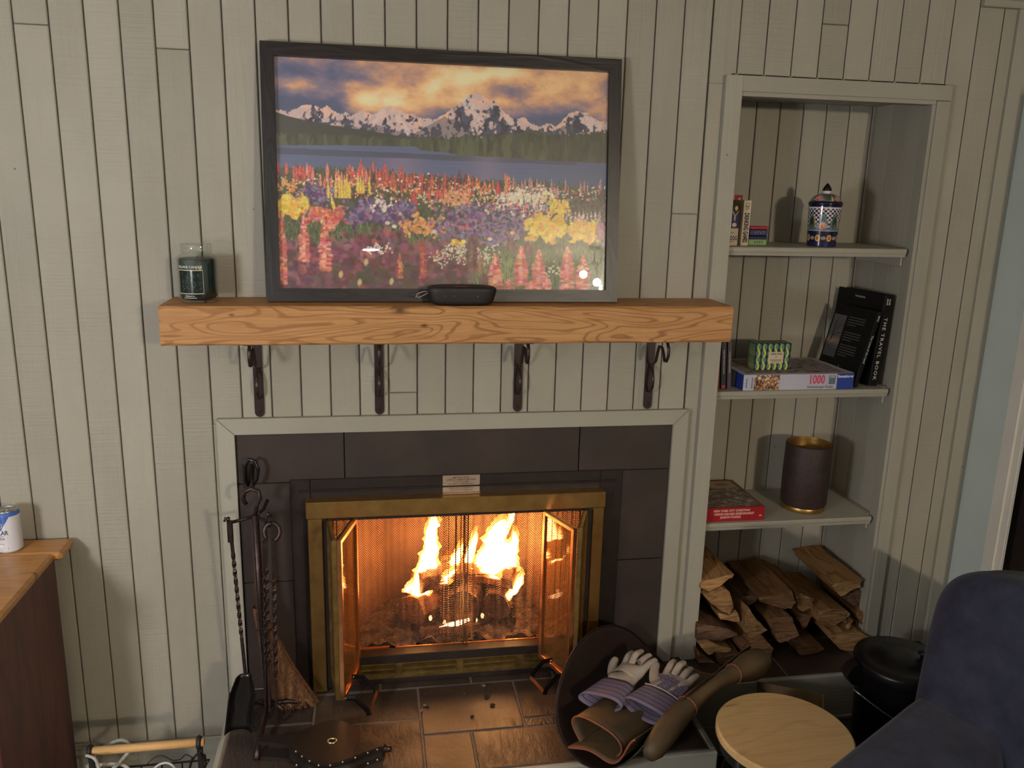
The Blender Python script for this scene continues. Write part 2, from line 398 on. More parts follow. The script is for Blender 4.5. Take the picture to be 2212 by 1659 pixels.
# niche (planked recess)
nb = struct(MB().box(NX0-.04, NX1+.04, NY+.011, NY+.04, HZ-.03, NZ1+.05).build('wall_niche_back', M['gap']))
x = NX0-.055
while x < NX1:
    a, b = max(x+GAP, NX0-.03), min(x+W_-GAP, NX1+.01)
    if b-a > .01: MB().box(a, b, NY, NY+.011, HZ, NZ1+.02, .002).build('plank', M['plank'], nb)
    x += W_
nr = struct(MB().box(NX1+.011, NX1+.03, .0, NY+.04, HZ-.03, NZ1+.05).build('wall_niche_right', M['gap']))
for a, b in ((.032, .115), (.118, .205), (.208, NY)): MB().box(NX1, NX1+.011, a, b, HZ, NZ1+.02, .0015).build('plank', M['plank'], nr)
nl = struct(MB().box(NX0-.03, NX0-.021, .0, NY+.04, HZ-.03, NZ1+.05).build('wall_niche_left', M['gap']))
for a, b in ((.03, .115), (.118, .205), (.208, NY)): MB().box(NX0-.021, NX0-.010, a, b, HZ, NZ1+.02, .0015).build('plank', M['plank'], nl)
nc = struct(MB().box(NX0-.03, NX1+.03, .0, NY+.04, NZ1+.021, NZ1+.05).build('ceiling_niche', M['gap']))
x = NX0-.03
while x < NX1:
    MB().box(x+GAP, min(x+W_-GAP, NX1+.01), .032, NY, NZ1+.008, NZ1+.021, .002).build('plank', M['plank'], nc); x += W_
# face frame around the niche
fr = -.019
struct(MB().box(1.485, NX0, fr, .03, HZ, 2.175, .0015).build('trim_4', M['trim']))
struct(MB().box(NX0, 2.215, fr, .0, NZ1, 2.175, .0015).box(NX0, NX1, -.013, .032, NZ1-.012, NZ1+.008, .001).build('trim_5', M['trimh']))
struct(MB().box(NX1, 2.215, fr, .0, HZ, NZ1-.0012, .0015).box(NX1-.012, NX1, -.013, .032, HZ, NZ1-.012, .001).build('trim_6', M['trim']))
# fireplace surround mouldings, mitred at the corners
sx0, sx1, ox0, ox1, sz, oz = .061, 1.399, .013, 1.447, 1.122, 1.170
struct(MB().prism([(ox0, HZ), (sx0, HZ), (sx0, sz-.001), (ox0, oz-.001)], 'y', .0, -.018).build('trim_1', M['trim']))
struct(MB().prism([(ox0+.001, oz), (sx0+.001, sz), (sx1-.001, sz), (ox1-.001, oz)], 'y', .0, -.018).build('trim_2', M['trimh']))
struct(MB().prism([(sx1, HZ), (ox1, HZ), (ox1, oz-.001), (sx1, sz-.001)], 'y', .0, -.018).build('trim_3', M['trim']))

# right wall, door casing and the dark door beyond
rw = MB(); rw.box(XR, XR+.1, -.165, .05, 0, CEIL); rw.box(XR, XR+.1, -1.06, -.165, 2.1, CEIL); rw.box(XR, XR+.1, -6.2, -1.06, 0, CEIL)
struct(rw.build('wall_right', M['paleblue']))
cs = MB()
for a, b, t in ((-.165, -.195, .014), (-.195, -.222, .02), (-.222, -.245, .012)): cs.box(XR-t, XR, b, a, 0, 2.16, .002)
for a, b, t in ((-1.06, -1.03, .014), (-1.03, -1.003, .02), (-1.003, -.98, .012)): cs.box(XR-t, XR, a, b, 0, 2.16, .002)
cs.box(XR-.018, XR, -.98, -.245, 2.08, 2.16, .002)
struct(cs.build('trim_9', M['white']))
d1 = struct(MB().box(XR+.05, XR+.09, -1.06, -.165, 0, 2.1).build('door_1', pm('dark_door', sr(38, 28, 25), sr(48, 36, 31), 6, (1, 1, .2), .4)))
for z0, z1 in ((.2, .95), (1.1, 1.95)): MB().box(XR+.035, XR+.05, -.9, -.36, z0, z1, .012).build('door_panel', pm('dark_door_panel', sr(32, 24, 22), rough=.4), d1)
# left wall with an unseen window added for side light, left unlit
lw = MB(); XL = -2.6
lw.box(XL-.1, XL, -.35, .05, 0, CEIL); lw.box(XL-.1, XL, -6.2, -2.0, 0, CEIL); lw.box(XL-.1, XL, -2.0, -.35, 0, .85); lw.box(XL-.1, XL, -2.0, -.35, 2.15, CEIL)
struct(lw.build('wall_left', M['paleblue']))
wn = MB(); wn.box(XL-.06, XL-.02, -2.0, -1.95, .85, 2.15); wn.box(XL-.06, XL-.02, -.4, -.35, .85, 2.15); wn.box(XL-.06, XL-.02, -2, -.35, .85, .9); wn.box(XL-.06, XL-.02, -2, -.35, 2.1, 2.15); wn.box(XL-.05, XL-.03, -1.19, -1.16, .9, 2.1); wn.box(XL-.05, XL-.03, -1.95, -.4, 1.48, 1.51)
w1 = struct(wn.build('added_window_1', M['white']))

# lamps of the room (behind the camera)
BULBM = emis('lit_bulb', (1.0, .85, .66), LAMP_BULB); CANM = emis('lit_can', (1.0, .88, .70), LAMP_CAN)
pl = thing('pendant_light_offscreen', 'three-bulb pendant light hanging from the ceiling', 'lamp', (2.41, -4.88, 2.26))
MB().tube([(2.41, -4.88, CEIL), (2.41, -4.88, 2.26)], .006).build('cord', M['black'], pl)
MB().lathe([(.05, 0), (.05, .02), (.01, .03)], 2.41, -4.88, CEIL-.03, 20).build('canopy', M['blackmetal'], pl)
MB().lathe([(.03, -.02), (.045, .0), (.03, .03)], 2.41, -4.88, 2.26, 20).build('hub', M['blackmetal'], pl)
for bx, bz in ((2.309, 2.18), (2.431, 2.11), (2.485, 2.06)):
    MB().tube([(2.41, -4.88, 2.26), (bx, -4.88, bz+.09), (bx, -4.88, bz+.03)], .006).build('arm', M['blackmetal'], pl)
    MB().sphere((bx, -4.88, bz), .034, 14, 10).build('bulb_offscreen', BULBM, pl, True)
flp = thing('floor_lamp_offscreen', 'floor lamp with white drum shade at the left of the room', 'lamp', (-1.02, -2.25, 0))
MB().lathe([(0, 0), (.13, 0), (.13, .015), (.02, .03), (0, .03)], -1.02, -2.25, 0, 32, False).build('base', M['blackmetal'], flp, True)
MB().tube([(-1.02, -2.25, .02), (-1.02, -2.25, 1.5)], .011, 10).build('pole', M['blackmetal'], flp, True)
MB().lathe([(.15, 1.45), (.12, 1.72)], -1.02, -2.25, 0, 32, False).build('lamp_shade_offscreen', emis('lit_shade', (.95, .96, 1.), LAMP_SHADE), flp, True)
for cx, cy in ((.46, -5.2),):
    t = thing('recessed_light_offscreen', 'round recessed ceiling light glowing in the white ceiling', 'lamp', (cx, cy, CEIL))
    MB().lathe([(.075, 0), (.1, 0), (.1, -.006), (.075, -.006)], cx, cy, CEIL, 28, False).build('ring', M['white'], t)
    MB().lathe([(.0, -.004), (.074, -.004), (.074, -.001)], cx, cy, CEIL, 28, False).build('lens_offscreen', CANM, t)

# ================================================================== HEARTH
he = thing('hearth', 'raised slate hearth in front of the fireplace with grey painted edge', 'hearth', (.72, -.24, 0))
hb = MB(); hb.box(.03, 1.404, -.47, -.001, 0, HZ-.0035)
hb.box(1.404, 2.40, -.155, -.001, 0, HZ-.0035); hb.box(1.516, 2.188, -.001, NY, .05, HZ-.0035)
hb.build('slab', M['grout'], he)
RB = .13
MB().box(.012, .030, -.489, -.002, 0, HZ+.001, .004).build('edge_board', M['trim'], he)
MB().box(.012, 1.422, -.489, -.470, .0, HZ+.001, .005).build('edge_board', M['trimh'], he)
MB().box(1.404, 1.422, -.4695, -.172, .0, HZ+.001, .004).build('edge_board', M['trim'], he)
MB().box(1.422, 2.40, -.172, -.155, RB, HZ+.001, .004).build('edge_board', M['trimh'], he)
MB().box(1.422, 2.40, -.178, -.155, RB-.015, RB, .003).build('edge_bead', M['trimh'], he)
MB().box(1.422, 2.40, -.160, -.150, 0, RB-.015).build('kick_board', M['trimh'], he)
g = .0035
for (a, b, c, d) in [(.032, .27, -.20, -.002), (.032, .27, -.468, -.20), (.27, .47, -.062, -.002), (.47, .76, -.062, -.002), (.76, 1.03, -.062, -.002), (1.03, 1.402, -.062, -.002),
                     (.27, .587, -.222, -.062), (.587, .893, -.300, -.062), (.893, 1.402, -.258, -.062), (.27, .587, -.468, -.222), (.587, .731, -.468, -.300), (.731, 1.12, -.468, -.300), (.893, 1.12, -.300, -.258), (1.12, 1.402, -.468, -.258),
                     (1.404, 1.811, -.155, .06), (1.811, 2.10, -.155, .06), (2.10, 2.398, -.155, -.002), (1.53, 1.811, .06, NY), (1.811, 2.165, .06, NY)]:
    dz = rng.uniform(-.0012, .0012)
    if (a, b) == (.893, 1.12): continue
    if (a, b, c) == (.731, 1.12, -.468): d = -.300
    m = MB()
    if a == 1.404: m.box(1.404+g, 1.53, c+g, -.002, HZ-.013, HZ-.001+dz, .002); m.box(1.53, b-g, c+g, d-g, HZ-.013, HZ-.001+dz, .002)
    elif (a, b, c) == (.893, 1.402, -.258): m.box(a+g, b-g, c+g, d-g, HZ-.013, HZ-.001+dz, .002)
    else: m.box(a+g, b-g, c+g, d-g, HZ-.013, HZ-.001+dz, .002)
    m.build('tile', M['hslate'], he)
MB().box(.893+g, 1.12-g, -.300+g, -.258-g, HZ-.013, HZ-.001, .002).build('tile', M['hslate'], he)

# ================================================================== FIREPLACE
su = thing('fireplace_surround', 'black slate tile surround framing the fireplace', 'tile surround', (.73, 0, HZ))
MB().box(sx0-.03, .24, .0, .03, HZ, 1.13).box(1.21, sx1+.02, .0, .03, HZ, 1.13).box(.24, 1.21, .0, .03, .93, 1.13).build('backing', M['dgrout'], su)
for (a, b, c, d) in [(sx0, .373, .967, sz), (.373, 1.097, .967, sz), (1.097, sx1, .972, sz), (sx0, .222, HZ, .647), (sx0, .222, .647, .967), (1.232, sx1, HZ, .660), (1.232, sx1, .660, .972)]:
    MB().box(a+.0015, b-.0015, -.008+rng.uniform(-.0008, .0008), .01, c+.0015, d-.0015, .0012).build('tile', M['slate'], su)

fp = thing('fireplace', 'black steel fireplace insert with brass frame and open glass doors', 'fireplace', (.73, -.02, HZ))
MB().box(.211, .27, -.014, .0, HZ, .976, .002).box(1.17, 1.242, -.014, .0, HZ, .976, .002).box(.27, 1.17, -.014, .0, .905, .976, .002).build('faceplate', M['blackmetal'], fp)
MB().box(.235, 1.222, -.02, -.012, .938, .944, .002).build('faceplate_lip', M['blackmetal'], fp)
MB().box(.258, 1.178, -.056, -.012, .866, .918, .002).build('brass_header', M['brass'], fp)
MB().box(.262, .305, -.052, -.012, HZ+.002, .8655, .002).build('brass_post', M['brass'], fp)
MB().box(1.140, 1.176, -.052, -.012, HZ+.002, .8655, .002).build('brass_post', M['brass'], fp)
MB().box(.305, 1.14, -.05, -.004, .856, .8658, .001).build('door_track', M['blackmetal'], fp)
for a, b in ((.305, .322), (1.123, 1.14)): MB().box(a, b, -.045, .02, HZ+.01, .856, .001).build('inner_jamb', M['blackmetal'], fp)
MB().box(.322, 1.123, -.045, .0, .362, .392, .002).build('sill', M['blackmetal'], fp)
MB().box(.322, 1.123, -.030, -.012, .300, .361, .001).build('vent_panel', M['brassold'], fp)
for k in range(4):
    xa = .345+k*.196
    for zz in (.318, .336):
        MB().prism([(-.030, zz), (-.043, zz+.002), (-.043, zz+.008), (-.030, zz+.014)], 'x', xa, xa+.17).build('vent_louvre', M['brassold'], fp)
MB().box(.305, 1.14, -.028, .0, HZ, .299, .002).build('toe_strip', M['blackmetal'], fp)
# firebox: splayed sides, back, floor, top
FB = pm('fire_brick', sr(150, 112, 82), sr(104, 76, 56), 5, (1, 1, 1), .85, 0, .3, 50)
FZ = .365
def quad(name, a, b, c, d, n=Vector((0, 0, 0))):
    m = MB(); n = Vector(n); P = [Vector(p) for p in (a, b, c, d)]
    m.add([*P, *[p+n for p in P]], [(0, 1, 2, 3), (7, 6, 5, 4), (0, 4, 5, 1), (1, 5, 6, 2), (2, 6, 7, 3), (3, 7, 4, 0)]); return m
quad('', (.31, .02, FZ), (.495, .38, FZ), (.495, .38, .95), (.31, .02, .95), (-.02, .01, 0)).build('firebox_panel', FB, fp)
quad('', (1.135, .02, FZ), (.975, .38, FZ), (.975, .38, .95), (1.135, .02, .95), (.02, .01, 0)).build('firebox_panel', FB, fp)
quad('', (.493, .38, FZ), (.977, .38, FZ), (.977, .38, .95), (.493, .38, .95), (0, .02, 0)).build('firebox_panel', FB, fp)
MB().box(.3, 1.145, -.004, .4, FZ-.02, FZ).build('firebox_floor', FB, fp)
MB().box(.3, 1.145, -.004, .4, .95, .97).build('firebox_top', M['blackmetal'], fp)
# steel mesh curtains: fine crossing wires, gathered at the middle and at the jambs
def curtain(x0, x1, dens):
    z0, z1 = .393, .862; pitch = .0080
    n = int((x1-x0)/pitch); 
    mb = MB(); vs = []; fs = []
    def P(s, z, k):
        xx = x0+(x1-x0)*s
        e = dens(s); w = .006+.018*e
        ph = 2*math.pi*(s*9+3.2*e*s*4)
        return (xx+.004*math.sin(ph*1.7+k)*e, .010+w*math.sin(ph)*(.55+.45*e), z)
    nz = int((z1-z0)/pitch); N = n*2+1
    S = [i/(2*n) for i in range(N)]
    wr = .00105
    for sgn in (1, -1):
        for c in range(-nz*2, 2*n+1 if sgn > 0 else 2*n+nz*2+1, 2):
            pts = []
            for j in range(0, 2*nz+1):
                i = c+j if sgn > 0 else c-j
                if 0 <= i <= 2*n: pts.append(P(S[i], z0+(z1-z0)*j/(2*nz), .6*sgn))
            if len(pts) > 1:
                b = len(vs)
                for (a1, a2, a3) in pts: vs += [(a1-wr, a2, a3), (a1+wr, a2, a3), (a1, a2+wr*1.6, a3)]
                for q in range(len(pts)-1):
                    o = b+3*q
                    fs += [(o, o+1, o+4, o+3), (o+1, o+2, o+5, o+4), (o+2, o, o+3, o+5)]
    mb.v = [Vector(p) for p in vs]; mb.f = fs; mb.mi = [0]*len(fs)
    o = mb.build('mesh_curtain', pm('mesh_wire', sr(84, 56, 38), sr(64, 42, 30), 40, rough=.6, metal=.2), fp); o['kind'] = 'stuff'; lab(o, 'fine steel mesh spark curtain'); return o
gath = lambda a: min(1., math.exp(-((a)/.10)**2))
curtain(.325, .745, lambda s: min(1, .18+gath(1-s)+.7*gath(s)))
curtain(.735, 1.12, lambda s: min(1, .18+gath(s)+.7*gath(1-s)))
MB().box(.41, .50, -.006, .004, .391, .397).box(.52, .99, -.004, .002, .391, .3945).build('curtain_weight_bar', M['copper'], fp)
MB().tube([(.322, .012, .866), (1.123, .012, .866)], .004).build('curtain_rod', M['iron'], fp)
# folding glass doors, two leaves a side
DG = glassy('smoky_door_glass', (.93, .80, .58), 1.5, .02, .22, sr(150, 110, 70))
Z0, Z1 = .352, .862
def leaf(pa, pb, handle=None, mat=M['copper']):
    pa, pb = Vector(pa), Vector(pb); u = (pb-pa); L = u.length; u.normalize(); n = Vector((-u.y, u.x, 0))
    Mx = Matrix((( u.x, n.x, 0, pa.x), (u.y, n.y, 0, pa.y), (0, 0, 1, 0), (0, 0, 0, 1)))
    d = MB(); d.m = Mx; w = .014; t = .007
    d.box(0, w, -t, t, Z0, Z1, .001).box(L-w, L, -t, t, Z0, Z1, .001).box(w, L-w, -t, t, Z0, Z0+w, .001).box(w, L-w, -t, t, Z1-w, Z1, .001)
    o = d.build('glass_door', mat, fp)
    gp = MB(); gp.m = Mx; gp.box(w, L-w, -.0018, .0018, Z0+w, Z1-w); gp.build('pane', DG, o)
    e = MB(); e.m = Mx; e.box(0, L, -t-.001, -t+.003, Z1-.003, Z1+.002).box(-.002, .0, -t, t, Z0, Z1); e.build('door_edge', M['blackmetal'], o)
    return o
leaf((.322, -.035, 0), (.345, -.205, 0), mat=M['brassold']); dl = leaf((.402, -.042, 0), (.358, -.208, 0))
leaf((1.123, -.035, 0), (1.062, -.195, 0), mat=M['brassold']); dr = leaf((.985, -.042, 0), (1.047, -.198, 0))
def handle(p1, p2, out, dr_, door):
    p1, p2, out = Vector(p1), Vector(p2), Vector(out)
    for p in (p1, p2):
        h = MB()
        k = [p, p+out*.42+Vector((0, 0, .004)), p+out*.9+Vector((0, 0, -.028)), p+out+Vector((0, 0, -.046))]
        h.tube(k, .0085, 4, flat=.22, ref=(0, 0, 1)); h.build('handle_bracket', M['blackgloss'], door)
    b = MB(); q1 = p1+out+Vector((0, 0, -.04)); q2 = p2+out+Vector((0, 0, -.04)); b.tube([q1, q2], .0085, 4, flat=.6, ref=(0, 0, 1)); b.build('door_handle', M['copper'], door)
    for p in (p1, p2): MB().sphere(p+out*.06, .004, 8, 6).build('screw', M['silver'], door, True)
handle((.362, -.203, .357), (.384, -.118, .372), (.074, -.018, -.006), 1, dl)
handle((1.040, -.192, .372), (1.012, -.112, .376), (-.072, -.016, -.006), -1, dr)
# warning plaque above the opening
pq = MB().box(.667, .783, -.0185, -.014, .921, .976, .0015).box(.667, .783, -.030, -.0145, .9185, .9215, .001).build('warning_plaque', pm('etched_plate', sr(198, 178, 156), sr(178, 156, 134), 30, rough=.35, metal=.55), fp)
INK = pm('plaque_ink', sr(92, 48, 38), rough=.7)
for k, (t, s_, w_) in enumerate([('- IMPORTANT -', .0078, 1.25), ('OPEN DAMPER BEFORE', .0068, 1.28), ('STARTING FIRE', .0064, 1.05), ('TO OPEN DAMPER PULL', .0056, 1.3), ('LEVER FROM BACK OF', .0056, 1.3), ('FIREPLACE ALL THE WAY TO', .0054, 1.08), ('THE FRONT OF FIREPLACE', .0054, 1.12)]):
    lettering(t, s_, INK, pq, plane_map((.724, -.0189, .9685-k*.0068), (1, 0, 0), (0, 0, 1)), w_, .012)

# ================================================================== MANTEL AND BRACKETS
MZ0, MZ1, MX0, MX1, MYF = 1.418, 1.522, -.081, 1.488, -.19
me_ = MB()
def mant(u, v):                                     # hand-hewn beam: slightly wavering long edges
    pass
nx = 60
ring = [(-.003, MZ0), (MYF+.006, MZ0), (MYF, MZ0+.005), (MYF, MZ1-.006), (MYF+.007, MZ1), (-.003, MZ1)]
vs = []; fs = []
for i in range(nx+1):
    xx = MX0+(MX1-MX0)*i/nx
    for j, (yy, zz) in enumerate(ring):
        k = .0012*math.sin(xx*17+j)+.0009*math.sin(xx*41+2*j)
        vs.append((xx, yy+(k if j in (1, 2, 3, 4) else 0), zz+(k if j in (2, 3) else 0)))
for i in range(nx):
    for j in range(6): fs.append((i*6+j, i*6+(j+1) % 6, (i+1)*6+(j+1) % 6, (i+1)*6+j))
fs += [list(range(6))[::-1], list(range(nx*6, nx*6+6))]
fs = [f[::-1] for f in fs]
mantel = tag(MB().add(vs, fs).build('mantel_beam', M['oak']), 'thick rustic oak beam mantel shelf above the fireplace', 'mantel')
def bracket(xc, label):
    t = thing('mantel_bracket', label, 'bracket', (xc, 0, 1.30), 'scrolled steel brackets under the mantel')
    w = .0135; pts = [(xc-w, 1.417), (xc-w, 1.185)]+[(xc-w*math.cos(a), 1.185-w*math.sin(a)) for a in [math.pi*k/8 for k in range(1, 8)]]+[(xc+w, 1.185), (xc+w, 1.417)]
    MB().prism(pts, 'y', -.0005, -.0055).build('strap', M['bronze'], t)
    MB().box(xc-w, xc+w, -.165, -.0055, 1.4125, 1.4178, .001).build('arm', M['bronze'], t)
    sc = [(-.006, 1.228), (-.02, 1.232), (-.034, 1.25), (-.036, 1.275), (-.026, 1.30), (-.012, 1.312), (-.010, 1.318), (-.03, 1.322), (-.048, 1.336), (-.056, 1.362), (-.068, 1.388), (-.088, 1.388), (-.102, 1.372), (-.112, 1.352), (-.126, 1.352), (-.137, 1.372), (-.136, 1.395), (-.124, 1.411)]
    P = []
    for i in range(len(sc)-1):
        for q in range(3): f = q/3; P.append((xc, 1.15*(sc[i][0]*(1-f)+sc[i+1][0]*f), sc[i][1]*(1-f)+sc[i+1][1]*f))
    P.append((xc, 1.15*sc[-1][0], sc[-1][1]))
    MB().tube(P, .0048, 8, flat=.40, ref=(1, 0, 0)).build('scroll', M['bronze'], t, True)
    MB().sphere((xc, -.006, 1.190), .0045, 10, 6, sy=.6).build('screw', M['iron'], t, True)
for xc, l in ((.134, 'brown steel mantel bracket nearest the candle end of the beam'), (.479, 'second brown steel mantel bracket from the candle end'), (.897, 'third brown steel mantel bracket from the candle end'), (1.313, 'brown steel mantel bracket nearest the recessed shelves')):
    bracket(xc, l)

# ================================================================== FRAMED PICTURE
PW, PH = .981, .677; PB = Vector((.1815, -.092, 1.5228)); pang = math.atan2(.075, .673)
pU = Vector((1, 0, 0)); pV = Vector((0, math.sin(pang), math.cos(pang))); pN = pU.cross(pV)*1.0    # pN points towards the room
if pN.y > 0: pN = -pN
def PP(u, v, n=0.): return PB+pU*u+pV*v+pN*n
pf = thing('framed_picture', 'large black framed mountain lake and flower meadow print leaning on the mantel', 'picture', PB+pU*(PW/2))
FM = wood('black_frame_wood', sr(40, 34, 34), sr(30, 26, 26), sr(18, 15, 15), 'x', 26., .38, .7, 1.6, bump=.5, spec=.45)
FMv = wood('black_frame_wood_upright', sr(40, 34, 34), sr(30, 26, 26), sr(18, 15, 15), 'z', 26., .38, .7, 1.6, bump=.5, spec=.45)
rw_ = .0345
def rail(poly, mat):
    m = MB(); n = len(poly); d0, d1 = -.0, .020
    m.add([PP(u, v, d0) for u, v in poly]+[PP(u, v, d1) for u, v in poly], [list(range(n))[::-1], list(range(n, 2*n))]+[(i, (i+1) % n, n+(i+1) % n, n+i) for i in range(n)])
    m.build('frame_rail', mat, pf)
e = .0003
rail([(0, 0), (PW, 0), (PW-rw_, rw_), (rw_, rw_)], FM); rail([(rw_, PH-rw_), (PW-rw_, PH-rw_), (PW, PH), (0, PH)], FM)
rail([(0, e), (rw_-e, rw_), (rw_-e, PH-rw_), (0, PH-e)], FMv); rail([(PW, PH-e), (PW-rw_+e, PH-rw_), (PW-rw_+e, rw_), (PW, e)], FMv)
m = MB(); c = [(.01, .01), (PW-.01, .01), (PW-.01, PH-.01), (.01, PH-.01)]
m.add([PP(u, v, -.004) for u, v in c]+[PP(u, v, .002) for u, v in c], [(3, 2, 1, 0), (4, 5, 6, 7), (0, 1, 5, 4), (1, 2, 6, 5), (2, 3, 7, 6), (3, 0, 4, 7)]); m.build('backing_board', M['black'], pf)
m = MB(); c = [(rw_-.004, rw_-.004), (PW-rw_+.004, rw_-.004), (PW-rw_+.004, PH-rw_+.004), (rw_-.004, PH-rw_+.004)]
m.add([PP(u, v, .0085) for u, v in c]+[PP(u, v, .0105) for u, v in c], [(3, 2, 1, 0), (4, 5, 6, 7), (0, 1, 5, 4), (1, 2, 6, 5), (2, 3, 7, 6), (3, 0, 4, 7)]); m.build('glass_pane', M['pane'], pf)

def homog(src, dst):
    A = []
    for (x, y), (u, v) in zip(src, dst): A += [[x, y, 1, 0, 0, 0, -u*x, -u*y], [0, 0, 0, x, y, 1, -v*x, -v*y]]
    h = np.linalg.solve(np.array(A, float), np.array([c for d in dst for c in d], float)); return lambda x, y: ((h[0]*x+h[1]*y+h[2])/(h[6]*x+h[7]*y+1), (h[3]*x+h[4]*y+h[5])/(h[6]*x+h[7]*y+1))
Hm = homog([(592, 124), (1315, 160), (1306, 630), (609, 621)], [(0, 0), (1, 0), (1, 1), (0, 1)])
q4 = lambda x, y: Hm(600+x*.16275, 130+y*.16275)
q5 = lambda x, y: Hm(940+x*.1718, 130+y*.1718)
q6 = lambda x, y: Hm(600+x*.16275, 370+y*.16275)
q7 = lambda x, y: Hm(940+x*.1718, 370+y*.1718)

def poster():
    p = Paint(760, 510); r = np.random.default_rng(3); u, v = p.u, p.v; C = lambda *k: np.array(sr(*k))
    def ss(a, lo, hi): t = np.clip((a-lo)/(hi-lo), 0, 1); return t*t*(3-2*t)
    # evening sky: slate blue with sunlit cloud masses
    p.a[:] = C(104, 104, 132); f1 = p.fbm(5, 4, 11, 6); f2 = p.fbm(9, 8, 5, 6); f3 = p.fbm(3, 3, 8, 5)
    p.mixin(ss(f3, .42, .62)*.6, C(128, 120, 142)); p.mixin(ss(v, .20, .33)*.75, C(96, 98, 122))
    fw_ = p.fbm(14, 11, 15, 6, .62)
    def cloud(px, py, rx, ry, c, al, fb, lo=.25):
        cu, cv = px, py; d = np.sqrt(((u-cu)/rx)**2+((v-cv)/ry)**2); m = ss((1-d)*.8+(fb-.5)*2.0+(fw_-.5)*2.4, lo-.25, lo+.45)*al*ss(1.35-d, 0, .3); p.mixin(m, c)
    fd = p.fbm(7, 9, 61, 7, .6); fe = p.fbm(18, 20, 62, 5, .6)
    B = .10+.22*ss(.26-v, -.05, .2)+.10*np.exp(-((u-.9)/.25)**2)
    for cu, cv, ru, rv, am in [(.345, .13, .09, .08, .42), (.40, .19, .12, .05, .30), (.245, .185, .05, .05, .42), (.29, .16, .12, .05, .22), (.53, .09, .08, .08, .34), (.585, .15, .10, .05, .34), (.60, .04, .12, .05, .42), (.455, .10, .035, .05, .42), (.68, .20, .07, .05, .24), (.78, .11, .06, .06, .34), (.67, .15, .05, .02, .25), (.92, .10, .10, .07, .30), (.97, .18, .06, .05, .22), (.68, .02, .06, .03, .35), (.06, .12, .04, .03, .28), (.30, .02, .3, .05, .12), (.85, .03, .2, .04, .16), (.08, .055, .09, .03, -.30), (.20, .085, .06, .02, -.28), (.03, .19, .15, .06, -.16), (.52, .24, .09, .03, -.26), (.80, .25, .18, .06, -.26), (.20, .28, .3, .03, -.15)]:
        B = B+am*np.exp(-((u-cu)/ru)**2-((v-cv)/rv)**2)
    B = np.clip(B*.92+(fd-.5)*.62+(fe-.5)*.55, 0, 1)
    xs_ = [0., .14, .30, .45, .60, .78, 1.]; cs_ = np.array([C(84, 90, 118), C(98, 100, 130), C(128, 116, 136), C(168, 136, 132), C(210, 160, 126), C(232, 190, 138), C(244, 220, 176)])
    sky = np.stack([np.interp(B, xs_, cs_[:, k]) for k in range(3)], -1); p.a[:] = sky
    # distant ranges
    def prof(pts):
        xs, ys = zip(*sorted(pts)); return np.interp(np.linspace(0, 1, p.W), xs, ys)
    jag = np.array([r.normal(0, .0028) for _ in range(p.W)]); jag = np.convolve(jag, [.3, .4, .3], 'same')
    ridge = [q4(0, 690), q4(60, 680), q4(110, 690), q4(170, 705), q4(250, 665), q4(340, 625), q4(400, 615), q4(500, 620), q4(560, 655), q4(600, 665), q4(650, 620), q4(720, 670), q4(800, 720), q4(850, 740), q4(900, 710), q4(980, 755), q4(1080, 700), q4(1150, 695), q4(1240, 740), q4(1300, 735), q4(1380, 680), q4(1490, 630), q4(1560, 660), q4(1640, 690), q4(1700, 735), q4(1800, 740), q4(1850, 785), q4(1950, 790), q4(2060, 810), q4(2200, 745),
             q5(100, 710), q5(170, 655), q5(250, 610), q5(310, 550), q5(350, 560), q5(420, 465), q5(480, 455), q5(560, 455), q5(620, 490), q5(680, 540), q5(760, 545), q5(800, 620), q5(850, 670), q5(930, 735), q5(970, 765), q5(1060, 755), q5(1110, 740), q5(1160, 800), q5(1210, 825), q5(1300, 860), q5(1360, 840), q5(1410, 810), q5(1500, 860), q5(1560, 820), q5(1620, 750), q5(1690, 685), q5(1760, 665), q5(1830, 680), q5(1900, 710), q5(1990, 760), q5(2060, 800), q5(2160, 800)]
    rg = prof([(0, ridge[0][1])]+ridge)+jag
    mt = (v > rg[None, :]).astype(float)
    dep = v-rg[None, :]                     # depth below the ridge
    n1 = p.fbm(60, 30, 21, 4); n2 = p.fbm(110, 60, 22, 3); n3 = p.fbm(34, 10, 23, 4)
    p.mixin(mt, C(84, 82, 100)); p.mixin(mt*ss(n1, .46, .6)*.8, C(50, 50, 64))
    snow = mt*ss(n3*.55+n2*.45+.10*np.exp(-dep*18)-dep*.75, .46, .53); p.mixin(snow*.95, C(206, 180, 178)); p.mixin(snow*ss(n1, .45, .65)*ss(.06-dep, -.02, .04), C(226, 184, 164))
    def flank(pts, c, al=1.):                # dark forested lower slopes
        pr = prof(pts)+jag*.6; p.mixin((v > pr[None, :])*al, c)
    flank([q4(0, 760), q4(330, 790), q4(700, 890), q4(960, 880), q4(1150, 930), q4(1330, 880), q4(1480, 930), q4(1800, 1000), q4(2030, 870), q4(2212, 770), q5(150, 760), q5(330, 770), q5(480, 900), q5(580, 960), q5(700, 960), q5(990, 960), q5(1200, 900), q5(1420, 960), q5(1600, 850), q5(1900, 950), q5(2160, 900)], C(68, 68, 82), .55)
